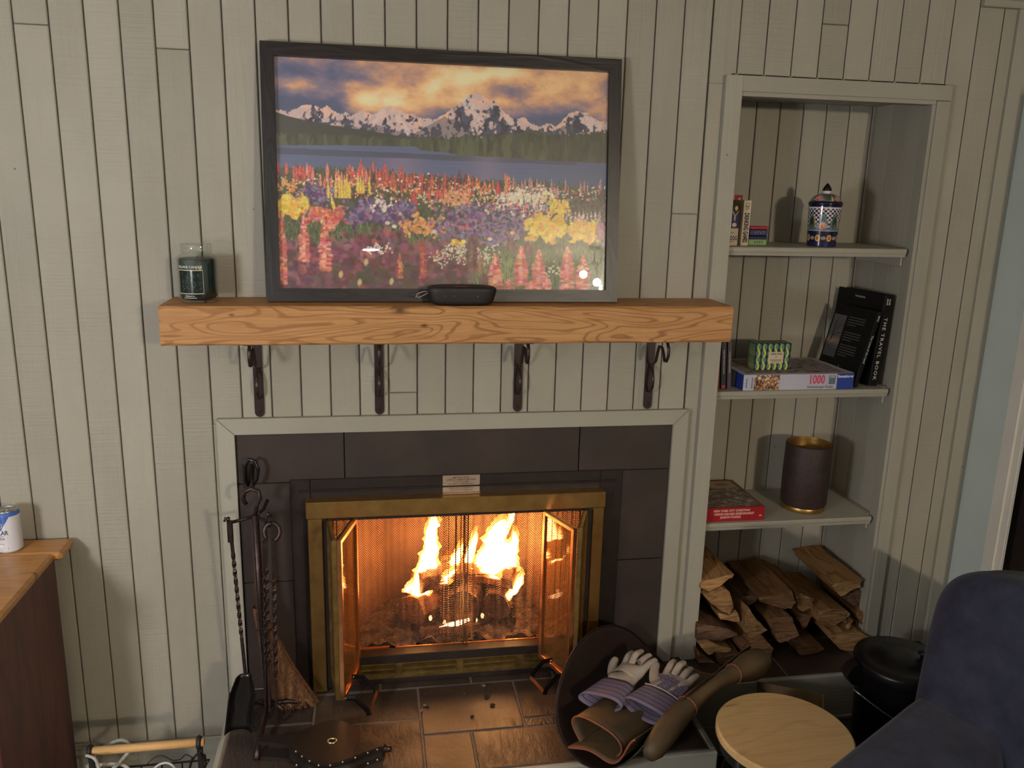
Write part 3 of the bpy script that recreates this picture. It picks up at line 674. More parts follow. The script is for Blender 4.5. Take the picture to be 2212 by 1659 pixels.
    for (a, b, wd_) in [(q5(440, 520), q5(540, 960), .03), (q5(330, 570), q5(560, 780), .02), (q5(870, 720), q5(950, 810), .012), (q5(1830, 760), q5(1960, 900), .012), (q5(1870, 720), q5(2080, 900), .014), (q4(1580, 760), q4(1740, 1000), .008), (q4(1420, 690), q4(1280, 860), .008)]:
        for t in np.linspace(0, 1, 40):
            p.blob(a[0]*(1-t)+b[0]*t+r.normal(0, wd_*.45), a[1]*(1-t)+b[1]*t+r.normal(0, .006), .004+.3*wd_*r.random()*(1-t), .008, C(222, 190, 176) if r.random() < .7 else C(206, 200, 204), .75, .5)
    hill = prof([(0, q4(0, 700)[1]), q4(150, 760), q4(500, 850), q4(900, 910), q4(1300, 970), q4(1700, 1040), q4(2212, 1090), q5(0, 1000), q5(2160, 1060)]); p.mixin((v > hill[None, :]).astype(float), C(72, 70, 64))
    tr = prof([(0, q4(0, 1000)[1]), q4(300, 990), q4(950, 1020), q4(1300, 1060), q4(1850, 1050), q4(2150, 1020), q5(150, 1010), q5(330, 980), q5(430, 950), q5(560, 980), q5(760, 965), q5(1000, 950), q5(1150, 915), q5(1300, 900), q5(1400, 960), q5(1700, 960), q5(2160, 920)])+np.repeat(r.normal(0, .004, p.W//4+1), 4)[:p.W]
    tm = (v > tr[None, :]).astype(float); p.mixin(tm, C(78, 80, 62)); p.mixin(tm*ss(p.fbm(70, 14, 31, 3), .42, .66)*.7, C(100, 104, 74)); p.mixin(tm*ss(p.fbm(80, 20, 32, 3), .55, .7)*.6, C(56, 58, 48))
    p.mixin((tm*ss(u, .78, .95)*.5), C(66, 62, 52))
    # lake with its bands
    lk = prof([(0, q4(0, 1140)[1]), q4(900, 1145), q4(1830, 1165), q4(1900, 1215), q4(2212, 1240), q5(300, 1215), q5(900, 1245), q5(1500, 1290), q5(2160, 1320)]); lm = (v > lk[None, :]).astype(float)
    p.mixin(lm, C(92, 100, 132)); p.mixin(lm*ss(np.sin(v*900+p.fbm(4, 40, 41, 2)*30), .3, 1)*.25, C(116, 122, 152))
    b0 = q4(500, 1185)[1]; b1 = q4(500, 1270)[1]; p.mixin(lm*((v > b0+u*.02) & (v < b1+u*.012))*(u < .9)*.9, C(78, 80, 98))
    p.mixin(lm*np.exp(-((u-.36)/.06)**2)*.45*(v > b1), C(150, 128, 146)); p.mixin(lm*np.exp(-((u-.62)/.05)**2)*.4, C(146, 128, 146)); p.mixin(lm*ss(u, .7, 1.)*.5, C(78, 82, 104))
    # meadow ground
    md = prof([(0, .475), (.1, .47), (.25, .465), (.45, .49), (.6, .50), (.8, .505), (1, .53)])+np.repeat(r.normal(0, .006, p.W//3+1), 3)[:p.W]
    gm = (v > md[None, :]).astype(float); p.mixin(gm, C(86, 88, 62)); p.mixin(gm*ss(p.fbm(90, 60, 51, 3), .5, .68)*.7, C(54, 54, 48)); 
    p.mixin(gm*ss(v, .80, .95)*ss(1-u, .35, .6)*.8, C(92, 66, 66))
    def grass(u0, v0, u1, v1, n, cols):
        for _ in range(n):
            a, b = r.uniform(u0, u1), r.uniform(v0, v1); c = C(*cols[r.integers(len(cols))]); p.blob(a, b, .0016, r.uniform(.012, .03), c, .75, .6, r.normal(0, .35))
    GR = [(104, 116, 70), (84, 100, 62), (126, 134, 86), (72, 86, 58), (138, 146, 96)]
    grass(.0, .70, .6, .82, 900, GR); grass(.45, .74, 1., .90, 800, GR); grass(.66, .80, 1., .99, 700, GR)
    grass(.55, .86, .72, .99, 500, [(146, 156, 104), (122, 138, 84), (160, 166, 112)]); grass(0, .56, 1, .70, 500, [(88, 92, 62), (70, 74, 54)])
    def flowers(u0, v0, u1, v1, n, cols, rad, asp=1., al=.92, jit=12):
        for _ in range(n):
            c = np.array(cols[r.integers(len(cols))])+r.normal(0, jit, 3); a_, b_ = r.normal(0, .5), r.normal(0, .5); p.blob((u0+u1)/2+(u1-u0)*.62*math.tanh(a_), (v0+v1)/2+(v1-v0)*.66*math.tanh(b_)+.012*math.sin(a_*6), rad*r.uniform(.5, 1.2), rad*asp*1.5*r.uniform(.5, 1.2), C(*np.clip(c, 0, 255)), al, .5)
    RED, ORG, YEL, PUR, WHT, PNK, MAU = [(190, 82, 72), (206, 104, 86), (176, 70, 66)], [(222, 150, 88), (230, 170, 104)], [(232, 196, 82), (240, 208, 96), (220, 176, 70)], [(98, 74, 110), (122, 96, 134), (80, 60, 92), (150, 124, 158)], [(232, 216, 196), (222, 204, 190)], [(206, 122, 108), (222, 142, 122)], [(140, 68, 86), (120, 56, 74), (158, 82, 98), (100, 50, 62)]
    def spike(uc, vt, vb, wdt, cols, lean=0.):
        L = vb-vt; n = max(10, int(L/.009))
        for i in range(n):
            t = i/n; w = wdt*(.25+.75*min(1, t*2.2))
            for k in (-1, 0, 1):
                c = np.array(cols[r.integers(len(cols))])+r.normal(0, 14, 3)+(16 if k == 0 else -6); p.blob(uc+lean*t+k*w*.62+r.normal(0, w*.1), vt+L*t, w*.55, .0085*min(1, .4+wdt*80), C(*np.clip(c, 0, 255)), .95, .5)
    def spikes(u0, u1, vt, vb, n, wdt, cols, jit=.018):
        for _ in range(n): q = r.normal(0, jit); spike(r.uniform(u0, u1), vt+q, vb+q, wdt*r.uniform(.7, 1.2), cols)
    # far row of spires and dots
    spikes(0, .10, .47, .52, 16, .005, RED); spikes(.08, .26, .48, .53, 24, .004, PNK); spikes(.2, .34, .475, .52, 26, .004, RED); spikes(.3, .58, .50, .56, 44, .0045, RED+[(168, 84, 62)]); spikes(.42, .56, .49, .54, 8, .006, [(110, 62, 58)]); spikes(.55, .7, .505, .55, 18, .0045, RED+ORG); spikes(.7, .98, .505, .56, 34, .004, [(150, 104, 104), (190, 130, 120), (176, 150, 140)])
    flowers(0, .50, .5, .60, 420, ORG+RED+WHT+[(180, 120, 110)], .0045); flowers(.4, .53, .75, .62, 420, ORG+WHT+[(200, 140, 100), (110, 100, 70)], .0042); flowers(.68, .53, 1, .60, 300, WHT+PNK+[(150, 110, 110), (90, 70, 70)], .0042)
    flowers(.06, .54, .17, .62, 160, PUR, .006); flowers(.0, .52, .06, .57, 60, ORG, .005); flowers(.86, .56, 1, .66, 160, [(88, 66, 60), (104, 78, 70), (72, 60, 50)], .007); grass(.82, .58, 1, .68, 200, [(96, 92, 70), (110, 104, 80)])
    for k, uu in enumerate([.148, .17, .18, .188, .196, .203, .21, .235, .243, .25, .268]): spike(uu, .50+.02*(k % 3 == 0), .60 if k < 7 else .575, .0042, YEL)
    spike(.155, .58, .66, .005, YEL, .012); flowers(.66, .55, .83, .62, 240, [(236, 224, 196), (228, 210, 176), (214, 206, 176)], .007); flowers(.80, .585, .88, .66, 130, YEL, .0075); flowers(.48, .56, .57, .63, 130, [(226, 168, 120), (214, 150, 104)], .006)
    spike(.40, .555, .65, .009, [(196, 70, 70)]); spike(.445, .55, .60, .006, RED); spike(.47, .55, .59, .008, RED); spike(.485, .545, .59, .006, RED); spike(.455, .60, .64, .005, PNK); spike(.655, .51, .56, .007, [(196, 66, 66)]); spike(.68, .51, .56, .006, PNK)
    # middle drifts
    flowers(.0, .60, .085, .67, 190, YEL+[(236, 186, 76)], .0105); flowers(.07, .64, .20, .70, 170, PNK+RED+[(226, 150, 104)], .0085); flowers(.20, .61, .40, .70, 420, PUR, .0085); flowers(.27, .60, .34, .64, 40, WHT, .006)
    flowers(.36, .67, .50, .75, 200, ORG+[(196, 140, 96)], .0065); flowers(.47, .62, .76, .78, 900, PUR+[(168, 132, 150), (140, 112, 140)], .0078); flowers(.60, .60, .82, .66, 200, WHT+PUR+PNK, .0055)
    flowers(.75, .67, .86, .76, 210, YEL+[(226, 170, 70)], .0115); flowers(.885, .68, .975, .76, 210, YEL+[(226, 166, 76)], .0115); flowers(.97, .68, 1, .77, 40, [(168, 124, 140)], .009)
    for k in range(9): spike(.872+.013*k, .625+.012*((k*7) % 4)/2, .68, .0042, [(214, 186, 176), (120, 96, 100)])
    for k in range(7): spike(.735+.02*(k % 4)+.004*k, .56+.008*k, .64, .004, [(208, 180, 170), (110, 88, 96)])
    for a, b, c in [(.34, .715, WHT[0]), (.32, .70, WHT[0]), (.405, .725, (226, 120, 76)), (.54, .715, (226, 106, 72)), (.56, .716, (222, 100, 70)), (.63, .765, WHT[0]), (.70, .735, YEL[0]), (.46, .735, WHT[1]), (.13, .70, (222, 208, 150)), (.98, .72, (200, 140, 150))]: p.blob(a, b, .009, .010, C(*c), .95, .4)
    # foreground: dark red irises, coral spires
    MRN = [(120, 66, 78), (104, 54, 64), (142, 80, 92), (90, 52, 56), (154, 92, 104)]
    flowers(.04, .80, .60, .99, 260, MRN, .030, 1., .75, 8); flowers(.02, .78, .56, .99, 420, MRN+[(170, 104, 112)], .015, .9, .7, 10)
    flowers(.28, .74, .37, .80, 60, MRN, .014); flowers(.06, .80, .10, .85, 20, MRN, .018); flowers(.08, .88, .55, 1, 160, [(84, 62, 56), (98, 74, 64)], .02, 1., .5)
    flowers(.46, .80, .66, .88, 260, [(214, 206, 180), (196, 192, 160)], .0042); flowers(.26, .80, .33, .83, 50, WHT, .004); flowers(.80, .88, .90, .93, 60, [(206, 200, 166)], .004); flowers(.51, .77, .55, .80, 14, YEL, .008)
    COR = [(206, 112, 98), (222, 134, 116), (190, 92, 82), (232, 160, 138)]
    spike(.012, .66, .98, .013, COR); spike(.075, .68, .88, .015, COR); spike(.135, .70, .92, .018, COR); spike(.152, .69, .74, .013, COR); spike(.425, .77, .95, .010, [(168, 72, 66), (184, 90, 78)]); spike(.355, .84, .95, .010, [(170, 84, 66), (196, 120, 86)])
    spike(.575, .765, .90, .018, [(112, 66, 62), (98, 56, 54)]); spike(.695, .765, .82, .014, [(120, 72, 66)]); spike(.75, .775, .85, .016, [(112, 66, 62)])
    spike(.648, .835, 1., .021, COR); spike(.728, .80, .98, .021, COR); spike(.785, .815, 1.0, .021, COR); spike(.875, .80, 1., .022, COR); spike(.925, .84, 1., .022, COR)
    spike(.60, .845, .92, .010, [(150, 110, 80)]); spike(.81, .93, 1., .014, COR); spike(.69, .95, 1., .016, COR); spike(.76, .96, 1., .018, COR)
    for a, b in ((.255, .875), (.18, .93), (.235, .965), (.33, .96)): p.blob(a, b, .008, .02, C(214, 186, 130), .9, .5, .2)
    p.mixin(ss(p.fbm(200, 140, 77, 2), .5, .8)*.22*(v > .5), C(40, 36, 36))
    return p
pst = poster(); pst.a = np.clip(pst.a*1.25, 0, 1)
pp0 = PP(rw_-.003, PH-rw_+.003, .004); dW, dH = PW-2*rw_+.006, PH-2*rw_+.006
pst.mesh('print', lambda U, V: [pp0[k]+pU[k]*dW*U-pV[k]*dH*V for k in range(3)], M['print'], pf)

# ================================================================== CANDLE ON THE MANTEL
cx, cy = .002, -.088
cn = thing('jar_candle', 'dark green candle in a lidless glass jar standing on the mantel', 'candle', (cx, cy, MZ1))
JG = glassy('clear_jar_glass', (.95, .97, .96), 1.9)
MB().lathe([(.0, .001), (.044, .001), (.049, .006), (.0505, .014), (.0505, .112), (.047, .121), (.039, .128), (.0375, .131), (.0388, .133), (.0388, .152), (.0378, .1535), (.0368, .152)], cx, cy, MZ1, 40, False).build('jar', JG, cn, True)
MB().lathe([(0, .010), (.043, .010), (.0478, .016), (.0478, .110), (.044, .1155), (0, .1135)], cx, cy, MZ1, 40, False).build('wax', pm('green_wax', sr(34, 52, 46), sr(26, 40, 38), 8, rough=.35, spec=.5), cn, True)
MB().tube([(cx, cy, MZ1+.113), (cx+.002, cy, MZ1+.121)], .0012, 6).build('wick', M['black'], cn)
lp = Paint(110, 96, sr(24, 34, 32)); rr = np.random.default_rng(5)
for _ in range(70):
    uu = rr.choice([.22, .36, .42, .62, .70, .84])+rr.normal(0, .035); vv = rr.uniform(.16, .86); lp.blob(uu, vv, rr.uniform(.015, .05), rr.uniform(.03, .09), np.array(sr(*(np.array([62, 82, 60])+rr.normal(0, 14, 3)))), .55, .7)
lp.rect(0, .0, 1, .035, sr(214, 206, 184)); lp.rect(0, .965, 1, 1, sr(214, 206, 184)); lp.rect(0, 0, .015, 1, sr(190, 186, 170)); lp.rect(.985, 0, 1, 1, sr(190, 186, 170))
la0, la1 = math.radians(216), math.radians(296)
cyl = lambda a, z, rad=.0509: Vector((cx+rad*math.cos(a), cy+rad*math.sin(a), MZ1+z))
lb = lp.mesh('label', lambda U, V: [cx+.0508*np.cos(la0+(la1-la0)*U), cy+.0508*np.sin(la0+(la1-la0)*U), MZ1+.088-.063*V], M['glaze'], cn)
LW = pm('label_white', sr(224, 220, 206), rough=.5); lc = (la0+la1)/2
wrap = lambda z: (lambda a, b: cyl(lc+a/.0512, z+b, .0512))
lettering('VILLAGE CANDLE', .0088, LW, lb, wrap(.0955), .98, .01); lettering('Balsam Fir', .006, LW, lb, wrap(.0195), 1.); dashes(.034, .0016, LW, lb, wrap(.0145))

# ================================================================== SPEAKER
sxc, syc = .706, -.150
sp = thing('bluetooth_speaker', 'black oval portable speaker in front of the picture on the mantel', 'speaker', (sxc, syc, MZ1))
def sup(u, v, a, b, h, e1=.32, e2=.55, flare=.0):
    th = 2*math.pi*u; ph = math.pi*(v-.5); f = lambda w, m: math.copysign(abs(w)**m, w)
    cz = f(math.cos(ph), e1); z = f(math.sin(ph), e1)
    k = 1+flare*z
    return (sxc+a*cz*k*f(math.cos(th), e2), syc+b*cz*k*f(math.sin(th), e2), MZ1+h+h*z)
MB().grid(lambda u, v: sup(u, v, .092, .036, .027, .36, .60, .08), 56, 24, True).build('body', pm('speaker_rubber', sr(26, 21, 20), sr(30, 25, 24), 60, rough=.55, bump=.05), sp, True)
LG = pm('speaker_mark', sr(150, 138, 130), rough=.5)
for k, (dx, kind) in enumerate(((-.050, 'B'), (-.025, '+'), (-.004, '='), (.018, '-'), (.040, 'o'))):
    lettering({'B': 'I', '+': '+', '=': '-', '-': '-', 'o': 'o'}[kind], .0065, LG, sp, plane_map((sxc+dx, syc-.0372, MZ1+.028), (1, 0, 0), (0, -.06, 1)), 1., .01, name='button_mark')
lettering('BOSE', .0085, LG, sp, plane_map((sxc-.004, syc-.026, MZ1+.0535), (1, 0, 0), (0, .9, .22)), 1.7, .02)
MB().tube([(sxc-.088, syc-.004, MZ1+.036), (sxc-.105, syc-.006, MZ1+.037), (sxc-.122, syc-.008, MZ1+.031), (sxc-.127, syc-.010, MZ1+.023), (sxc-.118, syc-.010, MZ1+.021), (sxc-.105, syc-.008, MZ1+.027), (sxc-.092, syc-.006, MZ1+.034)], .0011, 6).build('strap_loop', pm('grey_cord', sr(176, 164, 154), rough=.7), sp, True)

# ================================================================== NICHE SHELVES
SZ = (1.680, 1.221, .768)
SH = ('grey painted shelf holding the ceramic jar', 'grey painted shelf holding the white puzzle box and black books', 'grey painted shelf holding the dark lantern and red puzzle box')
SF = (.003, .003, .003)
for k, z in enumerate(SZ):
    t = thing('niche_shelf', SH[k], 'shelf', (1.85, .15, z), 'shelves in the recess')
    xe = NX1 if k else NX1-.004
    MB().prism([(NY, z-.018), (.022, z-.018), (.012, z-.026), (.006, z-.026), (.004, z-.018), (.001, z-.012), (.0, z-.003), (.003, z), (NY, z)], 'x', NX0-.01, 2.146).build('board', M['trimh'], t)
    MB().box(2.146, xe, .034, NY, z-.018, z, .001).build('board_end', M['trimh'], t)
    MB().box(NX1-.018, NX1, .034, NY-.01, z-.058, z-.019, .002).build('cleat', M['trim'], t)
    MB().box(NX0-.010, NX0+.008, .034, NY-.01, z-.058, z-.019, .002).build('cleat', M['trim'], t)

def pbox(name, label, cat, c0, w, d, h, mat, yaw=0., group=None, ch=.0012):
    """upright carton with front-left-bottom corner c0; returns (root, mapper(u along width, v up, n out of front))"""
    c0 = Vector(c0); ux = Vector((math.cos(yaw), math.sin(yaw), 0)); uy = Vector((-math.sin(yaw), math.cos(yaw), 0))
    t = thing(name, label, cat, c0+ux*(w/2)+uy*(d/2), group)
    m = MB(); m.m = Matrix(((ux.x, uy.x, 0, c0.x), (ux.y, uy.y, 0, c0.y), (0, 0, 1, c0.z), (0, 0, 0, 1))); m.box(0, w, 0, d, 0, h, ch); m.build('carton', mat, t)
    return t, (lambda u, v, n=.0006: c0+ux*u-uy*n+Vector((0, 0, v))), m.m
def patch(p, W, H, f, mat, parent, name='printed_panel'):
    """printed sheet on a face; f(u, v) with v measured downwards, 0..1"""
    P = [np.array(f(0, 0)), np.array(f(1, 0)), np.array(f(0, 1))]
    return p.mesh(name, lambda U, V: [P[0][k]+(P[1][k]-P[0][k])*U+(P[2][k]-P[0][k])*V for k in range(3)], mat, parent)
CREAM = pm('cream_card', sr(206, 188, 160), sr(198, 180, 152), 20, rough=.5); BLK = pm('black_ink', sr(22, 19, 18), rough=.55)
# top shelf, left to right
z = SZ[0]
t, f, mx = pbox('game_box', 'tall striped christmas-coloured box behind the cream game boxes', 'box', (1.600, .155, z), .045, .09, .155, pm('dark_box', sr(70, 66, 62), sr(60, 56, 52), 10, rough=.5))
p = Paint(40, 90, sr(84, 78, 74)); p.rect(.35, 0, 1, .14, sr(150, 40, 44)); p.rect(0, .38, .35, .62, sr(178, 66, 56))
for k in range(7): p.blob(.7+.1*(k % 2), .12+k*.11, .20, .035, sr(*[(206, 188, 160), (60, 86, 88), (180, 60, 56)][k % 3]), .95, .2, -.9)
p.rect(.33, 0, .37, 1, sr(200, 160, 130)); p.rect(0, .64, 1, 1, sr(30, 26, 26)); patch(p, 40, 90, lambda u, v: f(u*.045, .155*(1-v), .0007), M['print'], t)
t, f, mx = pbox('game_box', 'cream card game box with a cartoon rabbit picture on navy', 'box', (1.530, .075, z), .072, .03, .127, CREAM, -.03)
p = Paint(70, 120, sr(206, 188, 160)); p.rect(0, 0, 1, .16, sr(26, 22, 24)); p.rect(0, .16, 1, .58, sr(44, 42, 78))
p.blob(.83, .10, .075, .06, sr(226, 186, 70), 1, .2); p.blob(.45, .08, .09, .035, sr(190, 170, 120), 1, .3)
p.blob(.72, .22, .02, .08, sr(206, 184, 176), 1, .3, -.5); p.blob(.88, .22, .02, .08, sr(206, 184, 176), 1, .3, .5); p.blob(.79, .33, .05, .10, sr(190, 150, 150), 1, .3); p.blob(.79, .50, .11, .055, sr(222, 206, 192), 1, .2); p.blob(.75, .50, .015, .01, sr(20, 20, 20)); p.blob(.84, .50, .015, .01, sr(20, 20, 20)); p.blob(.45, .45, .12, .02, sr(190, 90, 160), 1, .3); p.blob(.48, .38, .06, .03, sr(220, 200, 170))
patch(p, 70, 120, lambda u, v: f(u*.072, .127*(1-v), .0007), M['print'], t)
lettering('S DOG', .0185, BLK, t, lambda a, b: f(.069+a, .022+b, .0012), .52, .03, 'RIGHT'); 
for zz, w in ((.038, .028), (.012, .03), (.007, .02)): 
    MB().add([f(.03, zz, .0012), f(.03+w, zz, .0012), f(.03+w, zz+.0016, .0012), f(.03, zz+.0016, .0012)], [(0, 1, 2, 3)]).build('small_print', BLK, t)
t, f, mx = pbox('game_box', 'cream drinking games box with its lettered narrow side turned out', 'box', (1.6055, .055, z), .0245, .10, .140, CREAM, -.03)
lettering('DRINKING GAMES', .0205, BLK, t, lambda a, b: f(.0118+b, .056-a, .0010), .54, .045)
for q, rr_ in ((.126, .0058), (.117, .0050)):
    MB().tube([f(.012+rr_*math.cos(a), q+rr_*math.sin(a), .0008) for a in [2*math.pi*k/16 for k in range(16)]], .0007, 4, True).build('printed_ring', BLK, t)
def tin(x0, y0, zb, w, d, h, c_lid, c_body, label, marks=None):
    t = thing('card_tin', label, 'tin', (x0+w/2, y0+d/2, zb), 'small tins stacked on the shelf')
    MB().box(x0, x0+w, y0, y0+d, zb, zb+h*.68, .003).build('body', pm('tin_body', c_body, rough=.3, metal=.2), t)
    MB().box(x0-.001, x0+w+.001, y0-.001, y0+d+.001, zb+h*.68, zb+h, .003).build('lid', pm('tin_lid', c_lid, rough=.3, metal=.2), t)
    return t
t = tin(1.637, .070, z, .064, .05, .030, sr(38, 36, 76), sr(132, 158, 96), 'green and navy tin with drawn figures, lower of the two stacked tins')
for k in range(4): lettering('Y', .010, BLK, t, plane_map((1.659+k*.008, .0692, z+.010), (1, 0, 0), (0, 0, 1)), .8, .04, name='drawn_figure')
t = tin(1.638, .071, z+.0305, .064, .05, .030, sr(172, 50, 56), sr(44, 44, 80), 'red lidded navy tin on top of the green tin')
for k in range(4): lettering('i', .009, pm('figure_ink', sr(200, 150, 150), rough=.6), t, plane_map((1.659+k*.009, .0698, z+.0305+.010+.003*(k % 2)), (1, 0, 0), (0, 0, 1)), 1., .03, name='drawn_figure')

# talavera jar
jx, jy = 1.905, .100
jr = thing('ceramic_jar', 'hand painted talavera ceramic jar with domed lid and black pointed knob', 'jar', (jx, jy, z))
W, H = 300, 200; p = Paint(W, H, sr(30, 30, 58)); r = np.random.default_rng(9); C = lambda *k: np.array(sr(*k))
u, v = p.u*8, p.v                                 # eight repeats around
ph = np.abs((u % 1)-.5)*2                          # 0 at arch centre, 1 at arch edge
arch = .38*ph**1.6+.10+.12*(ph > .9)
band = (v > .06) & (v < .60)
chk = ((np.floor(p.u*44)+np.floor(p.v*19)) % 2)
p.mixin(band*1., C(214, 200, 196)); p.mixin(band*(chk > .5)*1., C(40, 36, 62)); p.mixin(((v > .035) & (v < .07))*1., C(206, 202, 206))
ins = band & (v > arch+.08); p.mixin(ins*1., C(96, 116, 124)); p.mixin((band & (np.abs(v-arch-.08) < .014))*1., C(30, 36, 60)); p.mixin((band & (np.abs(v-arch-.11) < .010))*1., C(150, 170, 176))
p.mixin(((v > .60) & (v < .62))*1., C(150, 160, 190))
for k in range(8):
    uc = (k+.5)/8
    if k % 2 == 0:
        for a in np.linspace(-1.25, 1.25, 7): p.blob(uc+.030*math.sin(a), .57-.17*math.cos(a)*.8, .010, .062, C(226, 176, 156), 1, .3, math.sin(a)*.9); p.blob(uc+.022*math.sin(a), .58-.12*math.cos(a)*.8, .006, .05, C(196, 96, 70), .9, .4, math.sin(a)*.9)
        p.blob(uc, .58, .012, .03, C(206, 120, 84))
    else:
        p.blob(uc, .42, .036, .19, C(70, 84, 70), 1, .2); p.blob(uc, .42, .022, .15, C(46, 54, 46), 1, .3); p.blob(uc+.042, .40, .006, .17, C(222, 176, 90), 1, .4, -.1); p.blob(uc, .52, .014, .09, C(110, 116, 84), .9, .4)
    uf = k/8+.02
    for a in np.linspace(0, 2*math.pi, 11)[:-1]: p.blob(uf+.021*math.cos(a), .79+.062*math.sin(a), .010, .026, C(222, 164, 84), 1, .3)
    p.blob(uf, .79, .017, .05, C(120, 66, 30), 1, .3); p.blob(uf, .79, .007, .02, C(226, 176, 100))
    p.blob(uf+.0625, .79, .030, .05, C(140, 156, 146), 1, .3); p.blob(uf+.060, .79, .017, .026, C(190, 112, 98), 1, .4)
p.mixin((v > .90)*1., C(38, 38, 78))
JH = .128
def jprof(V): zz = 1-V; return .0475-.002*np.cos(zz*3.1)+.001*zz
jb = p.mesh('body', lambda U, V: [jx+jprof(V)*np.cos(2*np.pi*U+.62), jy+jprof(V)*np.sin(2*np.pi*U+.62), z+.0005+JH*(1-V)], M['glaze'], jr)
MB().lathe([(0, .001), (.044, .001)], jx, jy, z, 30, False).build('base', M['blackgloss'], jr)
lid = MB().lathe([(.046, JH), (.0515, JH+.001), (.053, JH+.006), (.051, JH+.013), (.046, JH+.015)], jx, jy, z, 40).build('lid_rim', pm('cobalt_glaze', sr(26, 24, 52), rough=.15, spec=.5), jr, True)
p2 = Paint(200, 40, sr(84, 96, 104))
for k in range(8):
    uc = (k+.5)/8
    if k % 2:
        for a in np.linspace(-1.3, 1.3, 7): p2.blob(uc+.035*math.sin(a), .95-.6*math.cos(a)*.9, .012, .26, C(216, 150, 130), 1, .3, math.sin(a))
        p2.blob(uc, .95, .018, .25, C(190, 90, 70))
    else: p2.blob(uc, .7, .04, .5, C(70, 84, 66), 1, .3); p2.blob(uc+.03, .7, .012, .45, C(206, 170, 90), 1, .4)
p2.mesh('lid', lambda U, V: [jx+(.047*np.sqrt(np.clip(1-(1-V)**2, .02, 1)))*np.cos(2*np.pi*U+.9), jy+(.047*np.sqrt(np.clip(1-(1-V)**2, .02, 1)))*np.sin(2*np.pi*U+.9), z+JH+.014+.026*(1-V)], M['glaze'], jr)
MB().lathe([(.010, JH+.036), (.0135, JH+.040), (.0135, JH+.046), (.011, JH+.048)], jx, jy, z, 20).build('knob_collar', pm('white_glaze', sr(214, 206, 196), rough=.15), jr, True)
MB().lathe([(.0145, JH+.047), (.015, JH+.050), (.010, JH+.060), (.004, JH+.068), (.0, JH+.071)], jx, jy, z, 20).build('knob', M['blackgloss'], jr, True)

# middle shelf
z = SZ[1]
def leanbook(name, label, c0, w, h, t, ux, lean, mat, group=None):
    """book with cover width w along ux, thickness t, leaning; returns mappers"""
    c0 = Vector(c0); ux = Vector(ux).normalized(); n = Vector((0, 0, 1)).cross(ux); n.normalize()
    upv = (Vector((0, 0, 1))*math.cos(lean)+n*math.sin(lean)).normalized(); th = ux.cross(upv).normalized()
    r_ = thing(name, label, 'book', c0+ux*(w/2), group); Mx = Matrix(((ux.x, th.x, upv.x, c0.x), (ux.y, th.y, upv.y, c0.y), (ux.z, th.z, upv.z, c0.z), (0, 0, 0, 1)))
    m = MB(); m.m = Mx; m.box(0, w, -t, -t+.0025, 0, h, .0006).box(0, w, -.0025, 0, 0, h, .0006).box(w-.0025, w, -t+.0025, -.0025, 0, h, .0006); m.build('cover', mat, r_)
    m = MB(); m.m = Mx; m.box(.003, w-.003, -t+.0026, -.0026, .003, h-.003); m.build('pages', pm('page_block', sr(190, 176, 150), sr(176, 162, 138), 60, (1, 40, 1), .8), r_)
    return r_, Mx
# three thin spines at the left, mostly behind the face frame
for k, (xx, w, c, l) in enumerate([(1.553, .014, sr(108, 34, 42), 'dark red thin book leaning beside the white puzzle box'), (1.571, .017, sr(44, 40, 48), 'charcoal book with white spine lettering leaning beside the white puzzle box'), (1.592, .014, sr(80, 66, 78), 'mauve grey book standing closest to the white puzzle box')]):
    t = thing('book', l, 'book', (xx, .07, z), 'thin books standing by the puzzle box'); sl = -.06
    m = MB(); m.m = Matrix(((1, 0, sl, xx), (0, 1, 0, .034), (0, 0, 1, z), (0, 0, 0, 1))); m.box(0, w, 0, .15, 0, .185-.012*k, .0012); m.build('cover', pm('book_cover', c, rough=.45), t)
    m = MB(); m.m = Matrix(((1, 0, sl, xx), (0, 1, 0, .034), (0, 0, 1, z), (0, 0, 0, 1))); m.box(.002, w-.002, .003, .151, .003, .186-.012*k); m.build('pages', pm('pages', sr(190, 176, 150), rough=.8), t)
    dashes((.05, .08, .07)[k], .004, pm('spine_ink', sr(170, 160, 156), rough=.6), t, (lambda xx, w, sl: (lambda a, b: Vector((xx+w/2+b+sl*(.09-a), .0333, z+.09-a))))(xx, w, sl), k)
    MB().box(xx+.003, xx+w-.003, .0332, .0339, z+.004, z+.014).build('spine_logo', pm('red_logo', sr(196, 50, 54), rough=.5), t) if k == 1 else None
# 1000 piece puzzle box
PWd, PHt, PDp = .385, .0525, .255
pz = thing('puzzle_box', 'white and blue thousand piece jigsaw puzzle box lying flat', 'puzzle box', (1.63+PWd/2, .012+PDp/2, z))
X0, Y0 = 1.636, .010
MB().box(X0, X0+PWd, Y0, Y0+PDp, z, z+PHt, .0015).build('carton', pm('puzzle_white', sr(186, 184, 198), sr(178, 176, 190), 10, rough=.4), pz)
p = Paint(120, 60, sr(150, 138, 150)); r = np.random.default_rng(2)
for _ in range(500): p.blob(r.random(), r.random(), r.uniform(.01, .06), r.uniform(.01, .05), np.array(sr(*[(120, 96, 66), (90, 78, 60), (150, 126, 90), (70, 60, 52), (110, 110, 80), (160, 150, 130)][r.integers(6)])), .7, .5, r.uniform(0, 3))
p.a[:4] = sr(182, 180, 194); p.a[-5:] = sr(182, 180, 194); p.a[:, :6] = sr(182, 180, 194); p.a[:, -7:] = sr(182, 180, 194)
patch(p, 0, 0, lambda u, v: (X0+PWd*u, Y0+PDp*(1-v), z+PHt+.0006), M['print'], pz, 'lid_picture')
BLUE = pm('brand_blue', sr(40, 62, 142), rough=.4)
